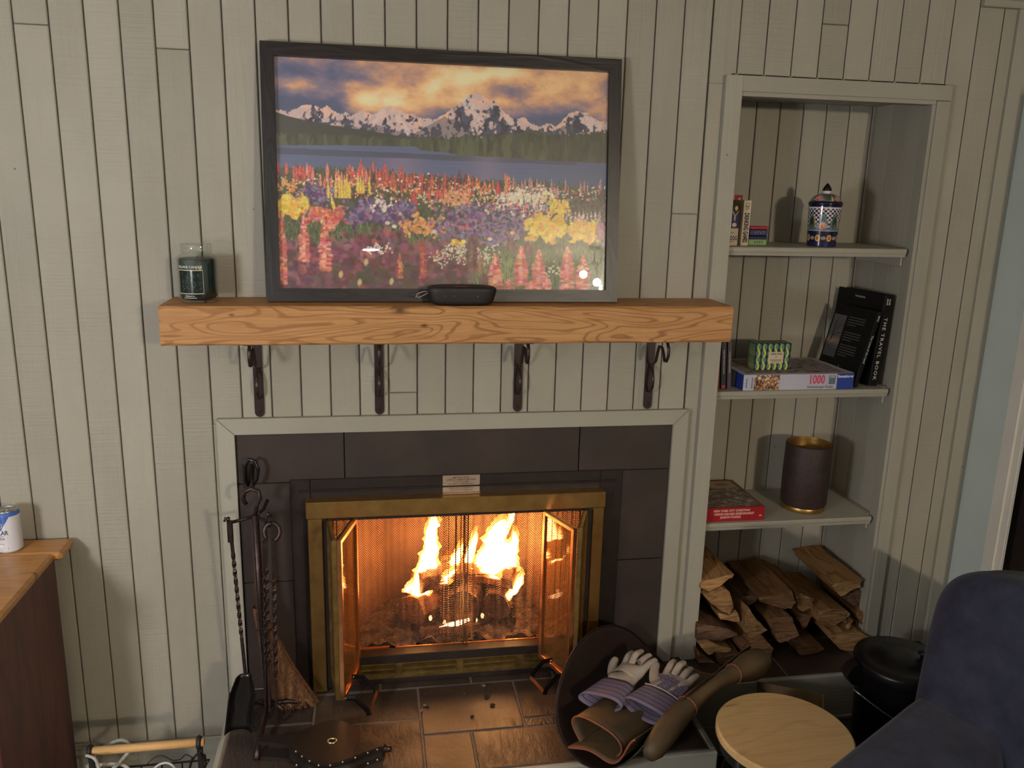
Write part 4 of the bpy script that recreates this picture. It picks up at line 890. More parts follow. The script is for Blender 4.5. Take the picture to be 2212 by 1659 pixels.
MB().box(X0+.326, X0+PWd+.0004, Y0-.0006, Y0+.02, z+.0005, z+PHt+.0002, .0004).build('brand_corner', BLUE, pz)
MB().add([(X0-.0006, Y0+.001, z+.001), (X0-.0006, Y0+.06, z+.001), (X0-.0006, Y0+.06, z+PHt-.001), (X0-.0006, Y0+.001, z+PHt-.001)], [(3, 2, 1, 0)]).build('side_print', BLUE, pz)
p = Paint(70, 44, sr(120, 90, 70))
for _ in range(260): p.blob(r.random(), r.random(), r.uniform(.02, .09), r.uniform(.02, .10), np.array(sr(*[(206, 170, 110), (60, 48, 46), (176, 70, 56), (226, 206, 176), (110, 96, 80), (180, 126, 70), (40, 36, 40), (196, 186, 176)][r.integers(8)])), .9, .3, r.uniform(0, 3))
patch(p, 0, 0, lambda u, v: (X0+.036+.088*u, Y0-.0006, z+PHt-.0012-(PHt-.0024)*v), M['print'], pz, 'picture_panel')
fm = lambda x, zz: plane_map((X0+x, Y0-.0010, z+zz), (1, 0, 0), (0, 0, 1))
lettering('1000', .041, pm('pink_ink', sr(206, 72, 104), rough=.5), pz, fm(.254, .033), .70, .03)
lettering('Ravensburger Puzzle', .0125, pm('grey_ink', sr(110, 106, 122), rough=.5), pz, fm(.268, .0095), .88, .01)
lettering('Ravensburger', .0125, pm('white_ink', sr(222, 218, 224), rough=.5), pz, fm(.3555, .0435), .80, .035)
MB().add([fm(.297, .0)(0, .018), fm(.297, .0)(.023, .018), fm(.297, .0)(.023, .047), fm(.297, .0)(0, .047)], [(0, 1, 2, 3)]).build('badge', pm('badge_grey', sr(90, 104, 116), rough=.5), pz)
lettering('PUZZLE', .006, pm('badge_white', sr(220, 220, 220), rough=.5), pz, plane_map((X0+.3085, Y0-.0013, z+.042), (1, 0, 0), (0, 0, 1)), .85, .03)
for xx, tx in ((.010, .030), (.029, .036)): dashes(tx, .0032, pm('small_ink', sr(70, 66, 76), rough=.6), pz, (lambda xx: (lambda a, b: Vector((X0+xx-b, Y0-.001, z+.026+a))))(xx), 4)
# small patterned box on it
bx0, by0, bw_, bd_, bh_ = 1.700, .075, .125, .06, .088; zb = z+PHt+.0008
gb = thing('trivia_box', 'small green yellow wave patterned box on the white puzzle box', 'box', (bx0+bw_/2, by0+bd_/2, zb))
MB().box(bx0, bx0+bw_, by0, by0+bd_, zb, zb+bh_, .001).build('carton', pm('dark_teal', sr(30, 40, 40), rough=.5), gb)
p = Paint(150, 105, sr(34, 48, 52)); u, v = p.u, p.v
for k in range(-1, 8):
    c = (k+.5)/6.2; off = .030*np.sin(v*2*np.pi*2.05+k*0); 
    p.mixin((np.abs(u-c-off) < .040)*1., C(84, 126, 124)); p.mixin((np.abs(u-c+off*1.0) < .026)*1., C(206, 202, 78)); p.mixin(((np.abs(u-c+off) < .026) & (np.sin(v*2*np.pi*2.05+.4) > .55))*.8, C(120, 160, 110))
pfn = patch(p, 0, 0, lambda u, v: (bx0+.0005+(bw_-.001)*u, by0-.0006, zb+bh_-.0006-(bh_-.0012)*v), M['print'], gb, 'pattern_front')
patch(p, 0, 0, lambda u, v: (bx0-.0006, by0+bd_-.0006-(bd_-.001)*u, zb+bh_-.0006-(bh_-.0012)*v), M['print'], gb, 'pattern_side'); patch(p, 0, 0, lambda u, v: (bx0+bw_*u, by0+bd_*(1-v), zb+bh_+.0006), M['print'], gb, 'pattern_top')
MB().box(bx0+.046, bx0+.099, by0-.0014, by0-.0007, zb+.022, zb+.060).build('label', CREAM, gb)
lettering('GAMES ROOM', .0062, BLK, gb, plane_map((bx0+.0725, by0-.0018, zb+.0535), (1, 0, 0), (0, 0, 1)), 1., .03); lettering('\u2022', .016, BLK, gb, plane_map((bx0+.0725, by0-.0018, zb+.044), (1, 0, 0), (0, 0, 1)), 1.)
dashes(.040, .0026, BLK, gb, plane_map((bx0+.0725, by0-.0018, zb+.0335), (1, 0, 0), (0, 0, 1)), 2); dashes(.030, .0016, BLK, gb, plane_map((bx0+.0725, by0-.0018, zb+.0275), (1, 0, 0), (0, 0, 1)), 3)
# two large black books leaning at the right
BKB = pm('black_jacket', sr(15, 13, 13), sr(20, 18, 17), 12, rough=.5, spec=.2); WI = pm('white_spine_ink', sr(196, 192, 186), rough=.6)
def slabbook(label, P0, U, V, T, w, h, t):
    """P0 bottom outer spine corner; U along cover towards hinge side, V up the spine, T thickness direction"""
    P0, U, V = Vector(P0), Vector(U).normalized(), Vector(V); V = (V-U*V.dot(U)).normalized(); N = U.cross(V).normalized()
    r_ = thing('book', label, 'book', P0, None); Mx = Matrix(((U.x, N.x, V.x, P0.x), (U.y, N.y, V.y, P0.y), (U.z, N.z, V.z, P0.z), (0, 0, 0, 1)))
    m = MB(); m.m = Mx; m.box(0, w, 0, .003, 0, h, .0008).box(0, w, t-.003, t, 0, h, .0008).box(-.0005, .003, .003, t-.003, 0, h, .0008); m.build('cover', BKB, r_)
    m = MB(); m.m = Mx; m.box(.0032, w-.004, .0032, t-.0032, .004, h-.004); m.build('pages', pm('book_pages', sr(150, 140, 124), sr(136, 126, 110), 60, (40, 1, 1), .8), r_)
    return r_, (lambda a, n, b: P0+U*a+N*n+V*b)
# travel book: spine towards the room, cover facing left
tb, f = slabbook('tall black travel book leaning on the niche side wall', (2.097, .040, z+.0035), (-.10, 1, 0), (.075, .008, 1), None, .24, .305, .034)
N_ = f(0, 1, 0)-f(0, 0, 0)
sp_sign = 1 if N_.x > 0 else -1
lettering('THE TRAVEL BOOK', .0175, WI, tb, lambda a, b: f(-.0012, .017+b*sp_sign*1., .125-a), 1.15, .008, spacing=1.25)
lettering('lonely', .0085, WI, tb, lambda a, b: f(-.0012, .021+b*sp_sign, .282-a), 1., .03); lettering('planet', .0085, WI, tb, lambda a, b: f(-.0012, .012+b*sp_sign, .282-a), 1., .03)
side = 0 if N_.x > 0 else .034
sd = -.0008 if side == 0 else .0348
lettering('lonely planet', .010, WI, tb, lambda a, b: f(.12-a, sd, .285+b), 1., .01)
p = Paint(40, 60, sr(20, 18, 18)); p.blob(.35, .35, .14, .28, sr(96, 60, 58), .9, .7, .3); p.blob(.6, .6, .2, .25, sr(110, 72, 64), .8, .7, -.4); p.blob(.3, .75, .12, .15, sr(120, 90, 80), .7, .7)
patch(p, 0, 0, lambda u, v: f(.13-.10*u, sd*.95, .115-.10*v), M['print'], tb, 'cover_picture')
# love of the land: back cover faces the room, leaning right
P0 = Vector((2.030, .020, z+.0050))
lb_, f = slabbook('black photo book with white text leaning against the travel book', P0, (-.13, .99, .0), (.25, .033, 1.0), None, .205, .258, .016)
N_ = f(0, 1, 0)-f(0, 0, 0); sdn = -.0008 if N_.y > 0 else .0168
p = Paint(60, 110, sr(86, 84, 86)); u, v = p.u, p.v; p.mixin(np.clip((v-.5)/.15, 0, 1)*np.clip((.72-v)/.1, 0, 1), C(150, 126, 96)); p.mixin(np.clip((v-.72)/.1, 0, 1), C(74, 72, 72))
for (a, b, c, d, w) in [(.05, .75, .75, .1, .02), (.3, .6, .35, .15, .03), (.35, .5, .9, .4, .015), (.2, .3, .5, 0, .012), (.5, .35, .95, .2, .012), (.1, .8, .9, .62, .012)]:
    for tt in np.linspace(0, 1, 40): p.blob(a+(c-a)*tt+.03*math.sin(tt*9), b+(d-b)*tt, w, w*.7, C(24, 22, 22), 1, .4)
patch(p, 0, 0, lambda u, v: f(.197-.062*u, sdn, .222-.148*v), M['print'], lb_, 'cover_picture')
for k in range(16):
    if k in (4, 5, 10): continue
    yy = .222-k*.0088; w = .083 if k not in (3, 9, 15) else .045
    MB().add([f(.125, sdn*1.05, yy), f(.125-w, sdn*1.05, yy), f(.125-w, sdn*1.05, yy-.0026), f(.125, sdn*1.05, yy-.0026)], [(0, 1, 2, 3)]).build('small_print', pm('jacket_text', sr(84, 82, 80), rough=.6), lb_)
p = Paint(40, 26, sr(170, 164, 156)); 
for k in range(14): p.rect(.1+.058*k, .1, .1+.058*k+(.02 if k % 3 else .036), .72, sr(40, 38, 38))
patch(p, 0, 0, lambda u, v: f(.070-.052*u, sdn*1.1, .046-.030*v), M['print'], lb_, 'barcode')
lettering('Y', .010, pm('logo_ink', sr(150, 146, 140), rough=.6), lb_, lambda a, b: f(.10-a, sdn*1.05, .050+b), 1., .03)
sgn = 1 if N_.x > 0 else -1
lettering('The Love of the Land', .0105, WI, lb_, lambda a, b: f(-.0012, .008+b*sgn, .130-a), 1.05, .012); lettering('MITZ', .0085, WI, lb_, lambda a, b: f(-.0012, .008+b*sgn, .235-a), 1., .02)

# bottom shelf: red puzzle box and the lantern
z = SZ[2]
rb = thing('puzzle_box', 'red christmas market jigsaw puzzle box half behind the frame', 'puzzle box', (1.64, .16, z))
RX0, RX1, RY, RD, RH = 1.528, 1.757, .016, .262, .049
MB().box(RX0, RX1, RY, RY+RD, z, z+RH, .0015).build('carton', pm('red_card', sr(158, 30, 36), sr(150, 26, 32), 8, rough=.4), rb)
p = Paint(90, 100, sr(120, 100, 84)); r = np.random.default_rng(4)
for _ in range(420): p.blob(r.random(), .25+.75*r.random(), r.uniform(.01, .07), r.uniform(.008, .03), np.array(sr(*[(70, 56, 48), (150, 140, 128), (110, 84, 66), (176, 168, 158), (60, 50, 46), (130, 112, 96)][r.integers(6)])), .8, .4, r.uniform(-.5, .5))
p.rect(.5, .04, .92, .3, sr(170, 146, 118)); p.blob(.72, .17, .16, .08, C(130, 84, 66), .8, .6); p.a[:4] = sr(120, 74, 62); p.a[:, -4:] = sr(120, 74, 62); p.a[-3:] = sr(120, 74, 62)
patch(p, 0, 0, lambda u, v: (RX0+.002+(RX1-RX0-.004)*u, RY+RD-.002-(RD-.004)*v, z+RH+.0006), M['print'], rb, 'lid_picture')
PK = pm('pink_white_ink', sr(226, 176, 166), rough=.6)
for k, (tx, xc) in enumerate((('NEW YORK CITY CHRISTMAS', 1.632), ('UNION SQUARE GREENMARKET', 1.641), ('JIGSAW PUZZLE', 1.629))):
    lettering(tx, .0105, PK, rb, plane_map((xc+.007, RY-.001, z+.0385-.0115*k), (1, 0, 0), (0, 0, 1)), .93 if k < 2 else .96, .04)
lettering('300', .007, PK, rb, plane_map((1.742, RY-.001, z+.0175), (1, 0, 0), (0, 0, 1)), 1., .05)
lx, ly = 1.949, .112
ln = thing('lantern', 'dark brown leathery cylinder lantern with brass lined rim and base', 'lantern', (lx, ly, z))
MB().lathe([(0, .001), (.072, .001), (.0735, .004), (.0735, .017), (.071, .020), (0, .020)], lx, ly, z, 44, False).build('base', M['brass'], ln, 2)
MB().lathe([(.0745, .019), (.0775, .025), (.0790, .12), (.0775, .232), (.0755, .238), (.0735, .238), (.0735, .232)], lx, ly, z, 44, False).build('body', pm('brown_leather', sr(42, 28, 26), sr(56, 38, 34), 30, rough=.6, bump=.4, bscale=70, bdist=.004), ln, True)
MB().lathe([(.0733, .238), (.0725, .23), (.0735, .03), (0, .022)], lx, ly, z, 44, False).build('lining', pm('brass_lining', sr(176, 140, 76), sr(150, 116, 60), 20, rough=.35, metal=.8), ln, True)
MB().tube([(lx+.035, ly-.01, z+.03), (lx+.036, ly-.01, z+.232)], .0014, 6).build('inner_wire', M['silver'], ln)

# ================================================================== FIREWOOD IN THE NICHE
def log_mats():
    out = []
    for k, (a, b, c) in enumerate([((150, 112, 72), (122, 86, 52), (84, 56, 34)), ((128, 92, 60), (104, 72, 46), (70, 48, 32)), ((172, 132, 86), (146, 106, 64), (100, 68, 40)), ((108, 80, 60), (84, 60, 44), (54, 38, 30))]):
        out.append((wood('split_wood_%d' % k, sr(*a), sr(*b), sr(*c), 'y', 16., .85, .6, 2.2, rand=9., bump=.8, spec=.1), wood('log_end_%d' % k, sr(*[min(255, q+22) for q in a]), sr(*b), sr(*c), 'x', 30., .85, .55, 3., rand=9., bump=.7, spec=.1)))
    return out
LM = log_mats()
def c8(x, y): return 1490+x*.21099, 1150+y*.21099
LOGS = [([(1440, 520), (1620, 492), (1775, 485), (1755, 560), (1600, 640), (1530, 660), (1480, 600)], -.01, 2, 'pale square split log on top of the right of the pile'),
 ([(1310, 800), (1440, 772), (1600, 790), (1650, 830), (1600, 900), (1480, 955), (1380, 965), (1300, 915)], -.03, 0, 'long split log with thick square end under the topmost pale log'),
 ([(690, 655), (860, 640), (1050, 585), (1092, 720), (1060, 768), (990, 796), (850, 758), (715, 712)], -.03, 1, 'broad flat-topped split log in the middle of the pile'),
 ([(1065, 610), (1150, 625), (1272, 672), (1265, 800), (1170, 828), (1105, 790)], .0, 0, 'small blocky log wedged beside the broad flat log'),
 ([(1070, 832), (1265, 832), (1200, 990), (1150, 995)], .01, 1, 'small wedge-shaped log under the blocky one'),
 ([(60, 560), (150, 495), (458, 425), (450, 455), (330, 540), (195, 608)], -.03, 2, 'flat pale board-like log on top beside the frame'),
 ([(130, 640), (330, 552), (408, 600), (462, 775), (400, 842), (300, 805), (200, 720)], -.035, 0, 'reddish split log under the flat pale one'),
 ([(285, 825), (400, 848), (478, 795), (518, 870), (522, 928), (420, 918), (308, 898)], -.03, 2, 'thin log with ridged end below the reddish log'),
 ([(470, 700), (560, 640), (680, 620), (700, 700), (600, 760), (480, 790)], .04, 3, 'dark long log set back behind the pale flat one'),
 ([(540, 945), (600, 760), (690, 885), (798, 1000), (620, 1102), (535, 1000)], -.04, 0, 'wedge log with a pale peaked top in the pile centre'),
 ([(790, 905), (1015, 838), (1058, 872), (1128, 1060), (1000, 1118), (900, 1133)], -.03, 1, 'quarter log with a pale triangular end'),
 ([(1060, 1122), (1190, 1140), (1378, 1180), (1392, 1215), (1120, 1282)], -.045, 1, 'low wedge log resting on the slate floor in the middle'),
 ([(1390, 1050), (1560, 1010), (1720, 1000), (1888, 1100), (1750, 1270), (1600, 1276)], -.04, 2, 'bark-edged log on the slate floor beside the black bucket'),
 ([(1570, 900), (1688, 905), (1640, 1000), (1600, 1000)], -.035, 0, 'slim upright-ended stick under the long split log'),
 ([(1705, 850), (1898, 780), (1918, 975), (1760, 960)], -.01, 0, 'jagged pale log against the side wall'),
 ([(1560, 660), (1700, 575), (1830, 605), (1880, 755), (1760, 800), (1640, 745)], .02, 3, 'dark bark log under the topmost pale log'),
 ([(60, 930), (330, 955), (508, 1040), (480, 1060), (320, 1118), (60, 1100)], -.035, 3, 'dark flat log low beside the frame'),
 ([(90, 1150), (200, 1112), (428, 1190), (420, 1222), (250, 1236), (180, 1258)], -.05, 2, 'thin pale splintered log low beside the frame'),
 ([(50, 1200), (170, 1262), (268, 1345), (90, 1345)], -.05, 1, 'small log on the slate in the corner by the frame'),
 ([(270, 1270), (460, 1225), (520, 1232), (588, 1345), (430, 1398), (300, 1385)], -.06, 3, 'dark brown wedge on the slate floor in front'),
 ([(515, 1160), (640, 1112), (760, 1062), (866, 1190), (830, 1306), (610, 1345), (540, 1240)], -.06, 1, 'chunky dark split log on the slate floor in front'),
 ([(1690, 980), (1885, 985), (1900, 1075), (1720, 1000)], .0, 0, 'splintered sliver of wood by the side wall')]
for k, (poly, yf, mk, l) in enumerate(LOGS):
    P = [atY(*c8(*q), yf) for q in poly]; ce_ = sum(P, Vector())/len(P)
    # refine outline with small jagged steps
    Q = []
    for i in range(len(P)):
        a, b = P[i], P[(i+1) % len(P)]
        for f_ in (0, .33, .67): q = a.lerp(b, f_); Q.append(q+(ce_-q).normalized()*(rng.uniform(0, .003)+.0015))
    for q in Q: q.z = max(q.z, HZ+.001); q.x = min(max(q.x, NX0-.008), NX1-.004)
    n = len(Q); yb = min(NY-.012, yf+rng.uniform(.27, .30)); sg = 5; m = MB(); vs = []
    sx_, sz_ = rng.uniform(-.01, .01), rng.uniform(-.004, .004)
    for s_ in range(sg+1):
        f_ = s_/sg; yy = yf+(yb-yf)*f_
        for i, q in enumerate(Q):
            sc = 1-.05*f_; vs.append((ce_.x+(q.x-ce_.x)*sc+sx_*f_+rng.uniform(-.0012, .0012), yy+(rng.uniform(-.004, .004) if s_ in (0, sg) else 0), max(HZ+.001, ce_.z+(q.z-ce_.z)*sc+sz_*f_+rng.uniform(-.0012, .0012))))
    vs = [(min(max(a, NX0-.009), NX1-.002), b, c) for a, b, c in vs]
    m.add(vs, [(s_*n+i, s_*n+(i+1) % n, (s_+1)*n+(i+1) % n, (s_+1)*n+i) for s_ in range(sg) for i in range(n)]); m.cur = 1; m.add([vs[i] for i in range(n)]+[vs[sg*n+i] for i in range(n)], [list(range(n)), list(range(n, 2*n))])
    t = m.build('firewood_log', list(LM[mk])); bm = bmesh.new(); bm.from_mesh(t.data); bmesh.ops.recalc_face_normals(bm, faces=bm.faces); bm.to_mesh(t.data); bm.free(); tag(t, l, 'firewood', 'split firewood stacked in the recess')

# ================================================================== THE FIRE
CH = pm('charred_wood', sr(128, 84, 56), sr(46, 32, 26), 14, (1, 3, 3), .9, 0, .9, 40, .008)
BK = pm('burning_bark', sr(178, 116, 70), sr(104, 64, 40), 12, (3, 1, 1), .9, 0, .8, 40, .008)
def rlog(name, a, b, r_, mat, label, seed, quarter=False):
    a, b = Vector(a), Vector(b); rg_ = np.random.default_rng(seed); m = MB(); n = 12; S = 9; d = (b-a).normalized(); s0 = d.orthogonal().normalized(); s1 = d.cross(s0); vs = []
    off = rg_.uniform(0, 6.28); prof = [1+rg_.uniform(-.16, .14) for _ in range(n)]
    if quarter: prof = [q*(1.0 if math.cos(2*math.pi*k/n) > -.2 else .62) for k, q in enumerate(prof)]
    for i in range(S+1):
        c = a.lerp(b, i/S)+s0*.004*math.sin(i*1.3+off)
        for k in range(n): rr_ = r_*prof[k]*(1+rg_.uniform(-.05, .05)); th = 2*math.pi*k/n+off; vs.append(c+s0*rr_*math.cos(th)+s1*rr_*math.sin(th))
    m.add(vs, [(i*n+k, i*n+(k+1) % n, (i+1)*n+(k+1) % n, (i+1)*n+k) for i in range(S) for k in range(n)]+[list(range(n))[::-1], list(range(S*n, S*n+n))])
    return tag(m.build(name, mat), label, 'burning log', 'logs burning in the fireplace')
rlog('burning_log', (.575, .13, .445), (.70, .27, .425), .055, BK, 'charred round log end at the bottom of the fire', 1)
rlog('burning_log', (.735, .10, .455), (.80, .30, .44), .068, CH, 'large blackened log under the flames', 2)
rlog('burning_log', (.865, .12, .445), (.90, .29, .44), .052, CH, 'blackened log leaning beside the large one', 5)
rlog('burning_log', (.60, .14, .530), (.80, .24, .545), .050, BK, 'split log lying across the burning pile with a bright top', 3, True)
rlog('burning_log', (.70, .27, .545), (.935, .15, .545), .042, BK, 'upper log on the burning pile catching fire', 4)
rlog('burning_log', (.60, .075, .395), (.80, .065, .400), .022, CH, 'thin glowing stick at the front of the ash bed', 6)
def ash(u, v):
    x = .33+.79*u; y = .03+.34*v; w = max(0, min(1, min((x-.31-.5*y), (1.13-.45*y-x))/.12)); 
    return (x, y, FZ+.002+.034*w*(.5+.5*math.sin(x*41+1)*math.sin(y*53))*.9+.012*w*math.sin(x*97)*math.sin(y*120+x*30))
ab = MB().grid(ash, 70, 34).build('ash_bed', pm('ash', sr(150, 124, 100), sr(60, 48, 42), 26, rough=.95, bump=.9, bscale=60, bdist=.01), None, True); ab['kind'] = 'stuff'; tag(ab, 'bed of grey ash and cinders under the logs', 'ash')
gt = thing('fire_grate', 'iron grate carrying the burning logs', 'grate', (.75, .18, FZ))
for k in range(6): MB().tube([(.58+k*.068, .08, .43), (.58+k*.068, .08, .405), (.58+k*.068, .31, .405)], .006, 6).build('bar', M['iron'], gt)
MB().tube([(.56, .20, .398), (.94, .20, .398)], .007, 6).build('cross_bar', M['iron'], gt)
for xx in (.60, .90):
    for yy in (.12, .28): MB().tube([(xx, yy, .400), (xx, yy, FZ)], .006, 6).build('leg', M['iron'], gt)
def flame_mat():
    s = NT('flame'); t = s.t; a = s.n('ShaderNodeAttribute', attribute_name='hotness')
    col = s.ramp(a.outputs['Fac'], [(0., (1., .12, .012)), (.35, (1., .27, .04)), (.7, (1., .42, .11)), (1., (1., .52, .19))])
    st = s.math('MULTIPLY', s.ramp(a.outputs['Fac'], [(0., .05), (.5, .5), (1., 1.)]), FLAME_E)
    em = s.n('ShaderNodeEmission', i_0=col, i_1=st); tr = s.n('ShaderNodeBsdfTransparent')
    m = s.n('ShaderNodeMixShader'); al = s.ramp(a.outputs['Fac'], [(0., .0), (.28, .30), (.55, .9), (1., 1.)])
    t.links.new(al, m.inputs[0]); t.links.new(tr.outputs[0], m.inputs[1]); t.links.new(em.outputs[0], m.inputs[2]); t.links.new(m.outputs[0], s.out.inputs[0]); return s.mat
FLM = flame_mat()
def flame(path, parent, seed, hot=1., shell=True):
    if shell:                                            # cooler orange envelope around the hot core
        k_ = len(path)-1; flame([(x+.002*math.sin(seed+i*2.), y, z+.022*(i/k_)**1.5, w*(1.22-.12*i/k_)+.0025) for i, (x, y, z, w) in enumerate(path)], parent, seed+31, .27, False)
    """tongue of fire: stacked wavering ellipses along (x, y, z, half width) stations"""
    r = np.random.default_rng(seed); n = 18; st = []
    for i in range(len(path)-1):
        for q in range(5): f_ = q/5; st.append([path[i][k]*(1-f_)+path[i+1][k]*f_ for k in range(4)])
    st.append(list(path[-1])); N = len(st); vs = []; ht = []
    for i, (x, y, z, w) in enumerate(st):
        f_ = i/(N-1); wob = .12*w*math.sin(i*1.1+seed)
        for k in range(n):
            th = 2*math.pi*k/n; rr_ = w*(1+.20*math.sin(3*th+i*.7+seed)+.12*math.sin(5*th-i*1.3)+.10*math.sin(i*2.1+seed*3))
            vs.append((x+wob+rr_*math.cos(th), y+rr_*.55*math.sin(th), z+.004*math.sin(2*th+i)))
            ht.append(max(0., min(1., hot*(1.05-.62*max(0, f_-.55)/.45-.5*max(0, .12-f_)/.12+.08*math.sin(i*1.7+k)))))
    m = MB().add(vs, [(i*n+k, i*n+(k+1) % n, (i+1)*n+(k+1) % n, (i+1)*n+k) for i in range(N-1) for k in range(n)]+[list(range(n))[::-1], list(range((N-1)*n, N*n))])
    o = m.build('flame', FLM, parent, True); at = o.data.attributes.new('hotness', 'FLOAT', 'POINT'); at.data.foreach_set('value', ht); return o
fi = thing('fire', 'bright yellow-white flames rising from the burning logs', 'fire', (.75, .16, .50))
def fpx(lst, Y, wscale=1.): return [(*atY(x, y, Y), w*.00138*wscale) for x, y, w in lst]
flame(fpx([(905, 1295, 16), (912, 1262, 20), (920, 1230, 18), (930, 1200, 17), (930, 1175, 13), (932, 1150, 11), (938, 1130, 12), (938, 1116, 3)], .16), fi, 1)
flame(fpx([(898, 1285, 10), (905, 1255, 11), (912, 1225, 8), (912, 1208, 3)], .14), fi, 2)
flame(fpx([(945, 1255, 24), (960, 1245, 14), (975, 1238, 6), (985, 1232, 2)], .15), fi, 3, .9)
flame(fpx([(968, 1225, 5), (982, 1215, 10), (990, 1195, 8), (1000, 1178, 3)], .18), fi, 4, .85)
flame(fpx([(1005, 1240, 6), (1010, 1215, 9), (1018, 1190, 8), (1025, 1165, 6), (1028, 1150, 2)], .2), fi, 5, .8)
flame(fpx([(1075, 1242, 38), (1075, 1220, 36), (1072, 1195, 30), (1070, 1170, 24), (1075, 1148, 20), (1082, 1132, 12), (1090, 1124, 3)], .17), fi, 6)
flame(fpx([(1098, 1225, 16), (1106, 1195, 11), (1112, 1170, 8), (1112, 1150, 3)], .15), fi, 7)
flame(fpx([(1095, 1140, 4), (1103, 1125, 6), (1108, 1110, 4), (1112, 1100, 1)], .17), fi, 8, .62)
flame(fpx([(1095, 1295, 4), (1108, 1280, 9), (1118, 1265, 9), (1126, 1250, 5), (1128, 1240, 1)], .13), fi, 9, .8)
flame(fpx([(1050, 1235, 22), (1040, 1215, 16), (1048, 1190, 9), (1050, 1178, 3)], .19), fi, 10)
flame(fpx([(880, 1278, 6), (885, 1268, 8), (895, 1262, 4)], .13), fi, 11, .8)
em_ = MB(); pts = [atY(x, y, .07) for x, y in ((915, 1366), (940, 1358), (965, 1352), (990, 1346), (1014, 1338))]; em_.tube(pts, [.005, .009, .008, .009, .005], 8, flat=.7)
e_ = em_.build('ember', emis('ember_glow', (1., .55, .25), 9.), fi, True)
for (x, y) in ((1028, 1340), (1042, 1330), (930, 1335), (960, 1345)): MB().sphere(atY(x, y, .09), .006, 8, 6, sz=1.7).build('ember', emis('ember_glow_b', (1., .42, .16), 5.), fi, True)

# ================================================================== FIREPLACE TOOLS
tx, ty = .127, -.150
ts = thing('tool_stand', 'wrought iron fireplace tool stand with hooked top on the hearth', 'tool stand', (tx, ty, HZ))
MB().tube([(tx+.012, ty, HZ+.03), (tx+.004, ty, .60), (tx, ty, .925)], .0105, 8).build('pole', M['iron'], ts, True)
# hooked handle on top
hk = [(tx, ty, .925), (tx+.006, ty, .955), (tx+.016, ty, .975), (tx+.012, ty, .996), (tx-.008, ty, 1.004), (tx-.026, ty, .994), (tx-.030, ty, .972), (tx-.022, ty, .958)]
MB().tube(hk, .0065, 8).build('top_hook', M['iron'], ts, True)
MB().tube([(tx, ty, .922), (tx-.03, ty-.01, .918), (tx-.058, ty-.02, .915), (tx-.068, ty-.03, .922), (tx-.066, ty-.036, .934)], .005, 8).build('arm', M['iron'], ts, True)
MB().tube([(tx, ty, .922), (tx+.025, ty-.02, .918), (tx+.045, ty-.045, .910), (tx+.05, ty-.055, .922)], .005, 8).build('arm', M['iron'], ts, True)
MB().tube([(tx, ty, .922), (tx+.02, ty+.03, .93), (tx+.03, ty+.05, .95)], .005, 8).build('arm', M['iron'], ts, True)
for dx, dy in ((-.07, .045), (.11, .03), (-.012, -.20)):
    c = Vector((tx+.012, ty, HZ+.04)); f_ = c+Vector((dx, dy, 0)); MB().tube([c, c.lerp(f_, .5)+Vector((0, 0, -.004)), c.lerp(f_, .85)+Vector((0, 0, -.018)), f_+Vector((0, 0, -.036))], [.008, .008, .008, .009], 8).build('foot', M['iron'], ts, True)
def twist(a, b, r_=.006, parent=None, name='shaft'):
    a, b = Vector(a), Vector(b); N = 60; vs = []; d = (b-a).normalized(); s0 = Vector((1, 0, 0)); s0 = (s0-d*s0.dot(d)).normalized(); s1 = d.cross(s0)
    for i in range(N+1):
        f_ = i/N; tw = 0 if f_ < .2 or f_ > .75 else (f_-.2)/.55*math.pi*5
        if f_ > .75: tw = math.pi*5
        for k in range(4): th = math.pi/4+k*math.pi/2+tw; vs.append(a.lerp(b, f_)+s0*r_*math.cos(th)+s1*r_*math.sin(th))
    return MB().add(vs, [(i*4+k, i*4+(k+1) % 4, (i+1)*4+(k+1) % 4, (i+1)*4+k) for i in range(N) for k in range(4)]+[(3, 2, 1, 0), (N*4, N*4+1, N*4+2, N*4+3)]).build(name, M['iron'], parent)
# shovel hanging at the left
sh = thing('fire_shovel', 'black fire shovel hanging on the left hook of the tool stand', 'shovel', (.064, -.185, .30))
twist((.064, -.185, .925), (.084, -.190, .452), .006, sh)
MB().box(.056, .072, -.189, -.181, .86, .925, .003).build('strap_handle', M['iron'], sh)
MB().tube([(.060, -.185, .925), (.053, -.187, .935), (.051, -.190, .925)], .004, 6).build('hook', M['iron'], sh, True)
def pan(u, v):
    w = .024+.014*min(1, v*3.); x = .084+(u-.5)*2*w; y = -.19-.025*v+.012*abs(2*u-1)**3*-1; z = .455-.165*v; return (x-.022*v, y-.012*(abs(2*u-1)**4), z)
o = MB().grid(pan, 15, 14).build('blade', M['blackgloss'], sh, True); sm = o.modifiers.new('thick', 'SOLIDIFY'); sm.thickness = .002
# poker and tongs at the right
pk = thing('fire_poker', 'twisted iron poker with ring handle hanging in front of the broom', 'poker', (.172, -.205, .30))
ring = [(.178+.021*math.cos(a), -.205+.006*math.sin(a), .895+.024*math.sin(a)) for a in [math.radians(q) for q in range(-75, 236, 18)]]
MB().tube(ring, .0062, 8).build('ring_handle', M['iron'], pk, True); twist((.180, -.205, .872), (.168, -.210, .30), .0062, pk)
MB().tube([(.170, -.209, .36), (.186, -.215, .345), (.190, -.216, .33)], .005, 6).build('hook_tip', M['iron'], pk, True)
tg = thing('fire_tongs', 'twisted iron tongs hanging next to the poker on the tool stand', 'tongs', (.150, -.20, .30))
twist((.160, -.190, .90), (.148, -.200, .33), .0055, tg); 
MB().tube([(.160, -.19, .90), (.163, -.19, .93), (.168, -.19, .945), (.176, -.19, .935)], .005, 6).build('hook', M['iron'], tg, True)
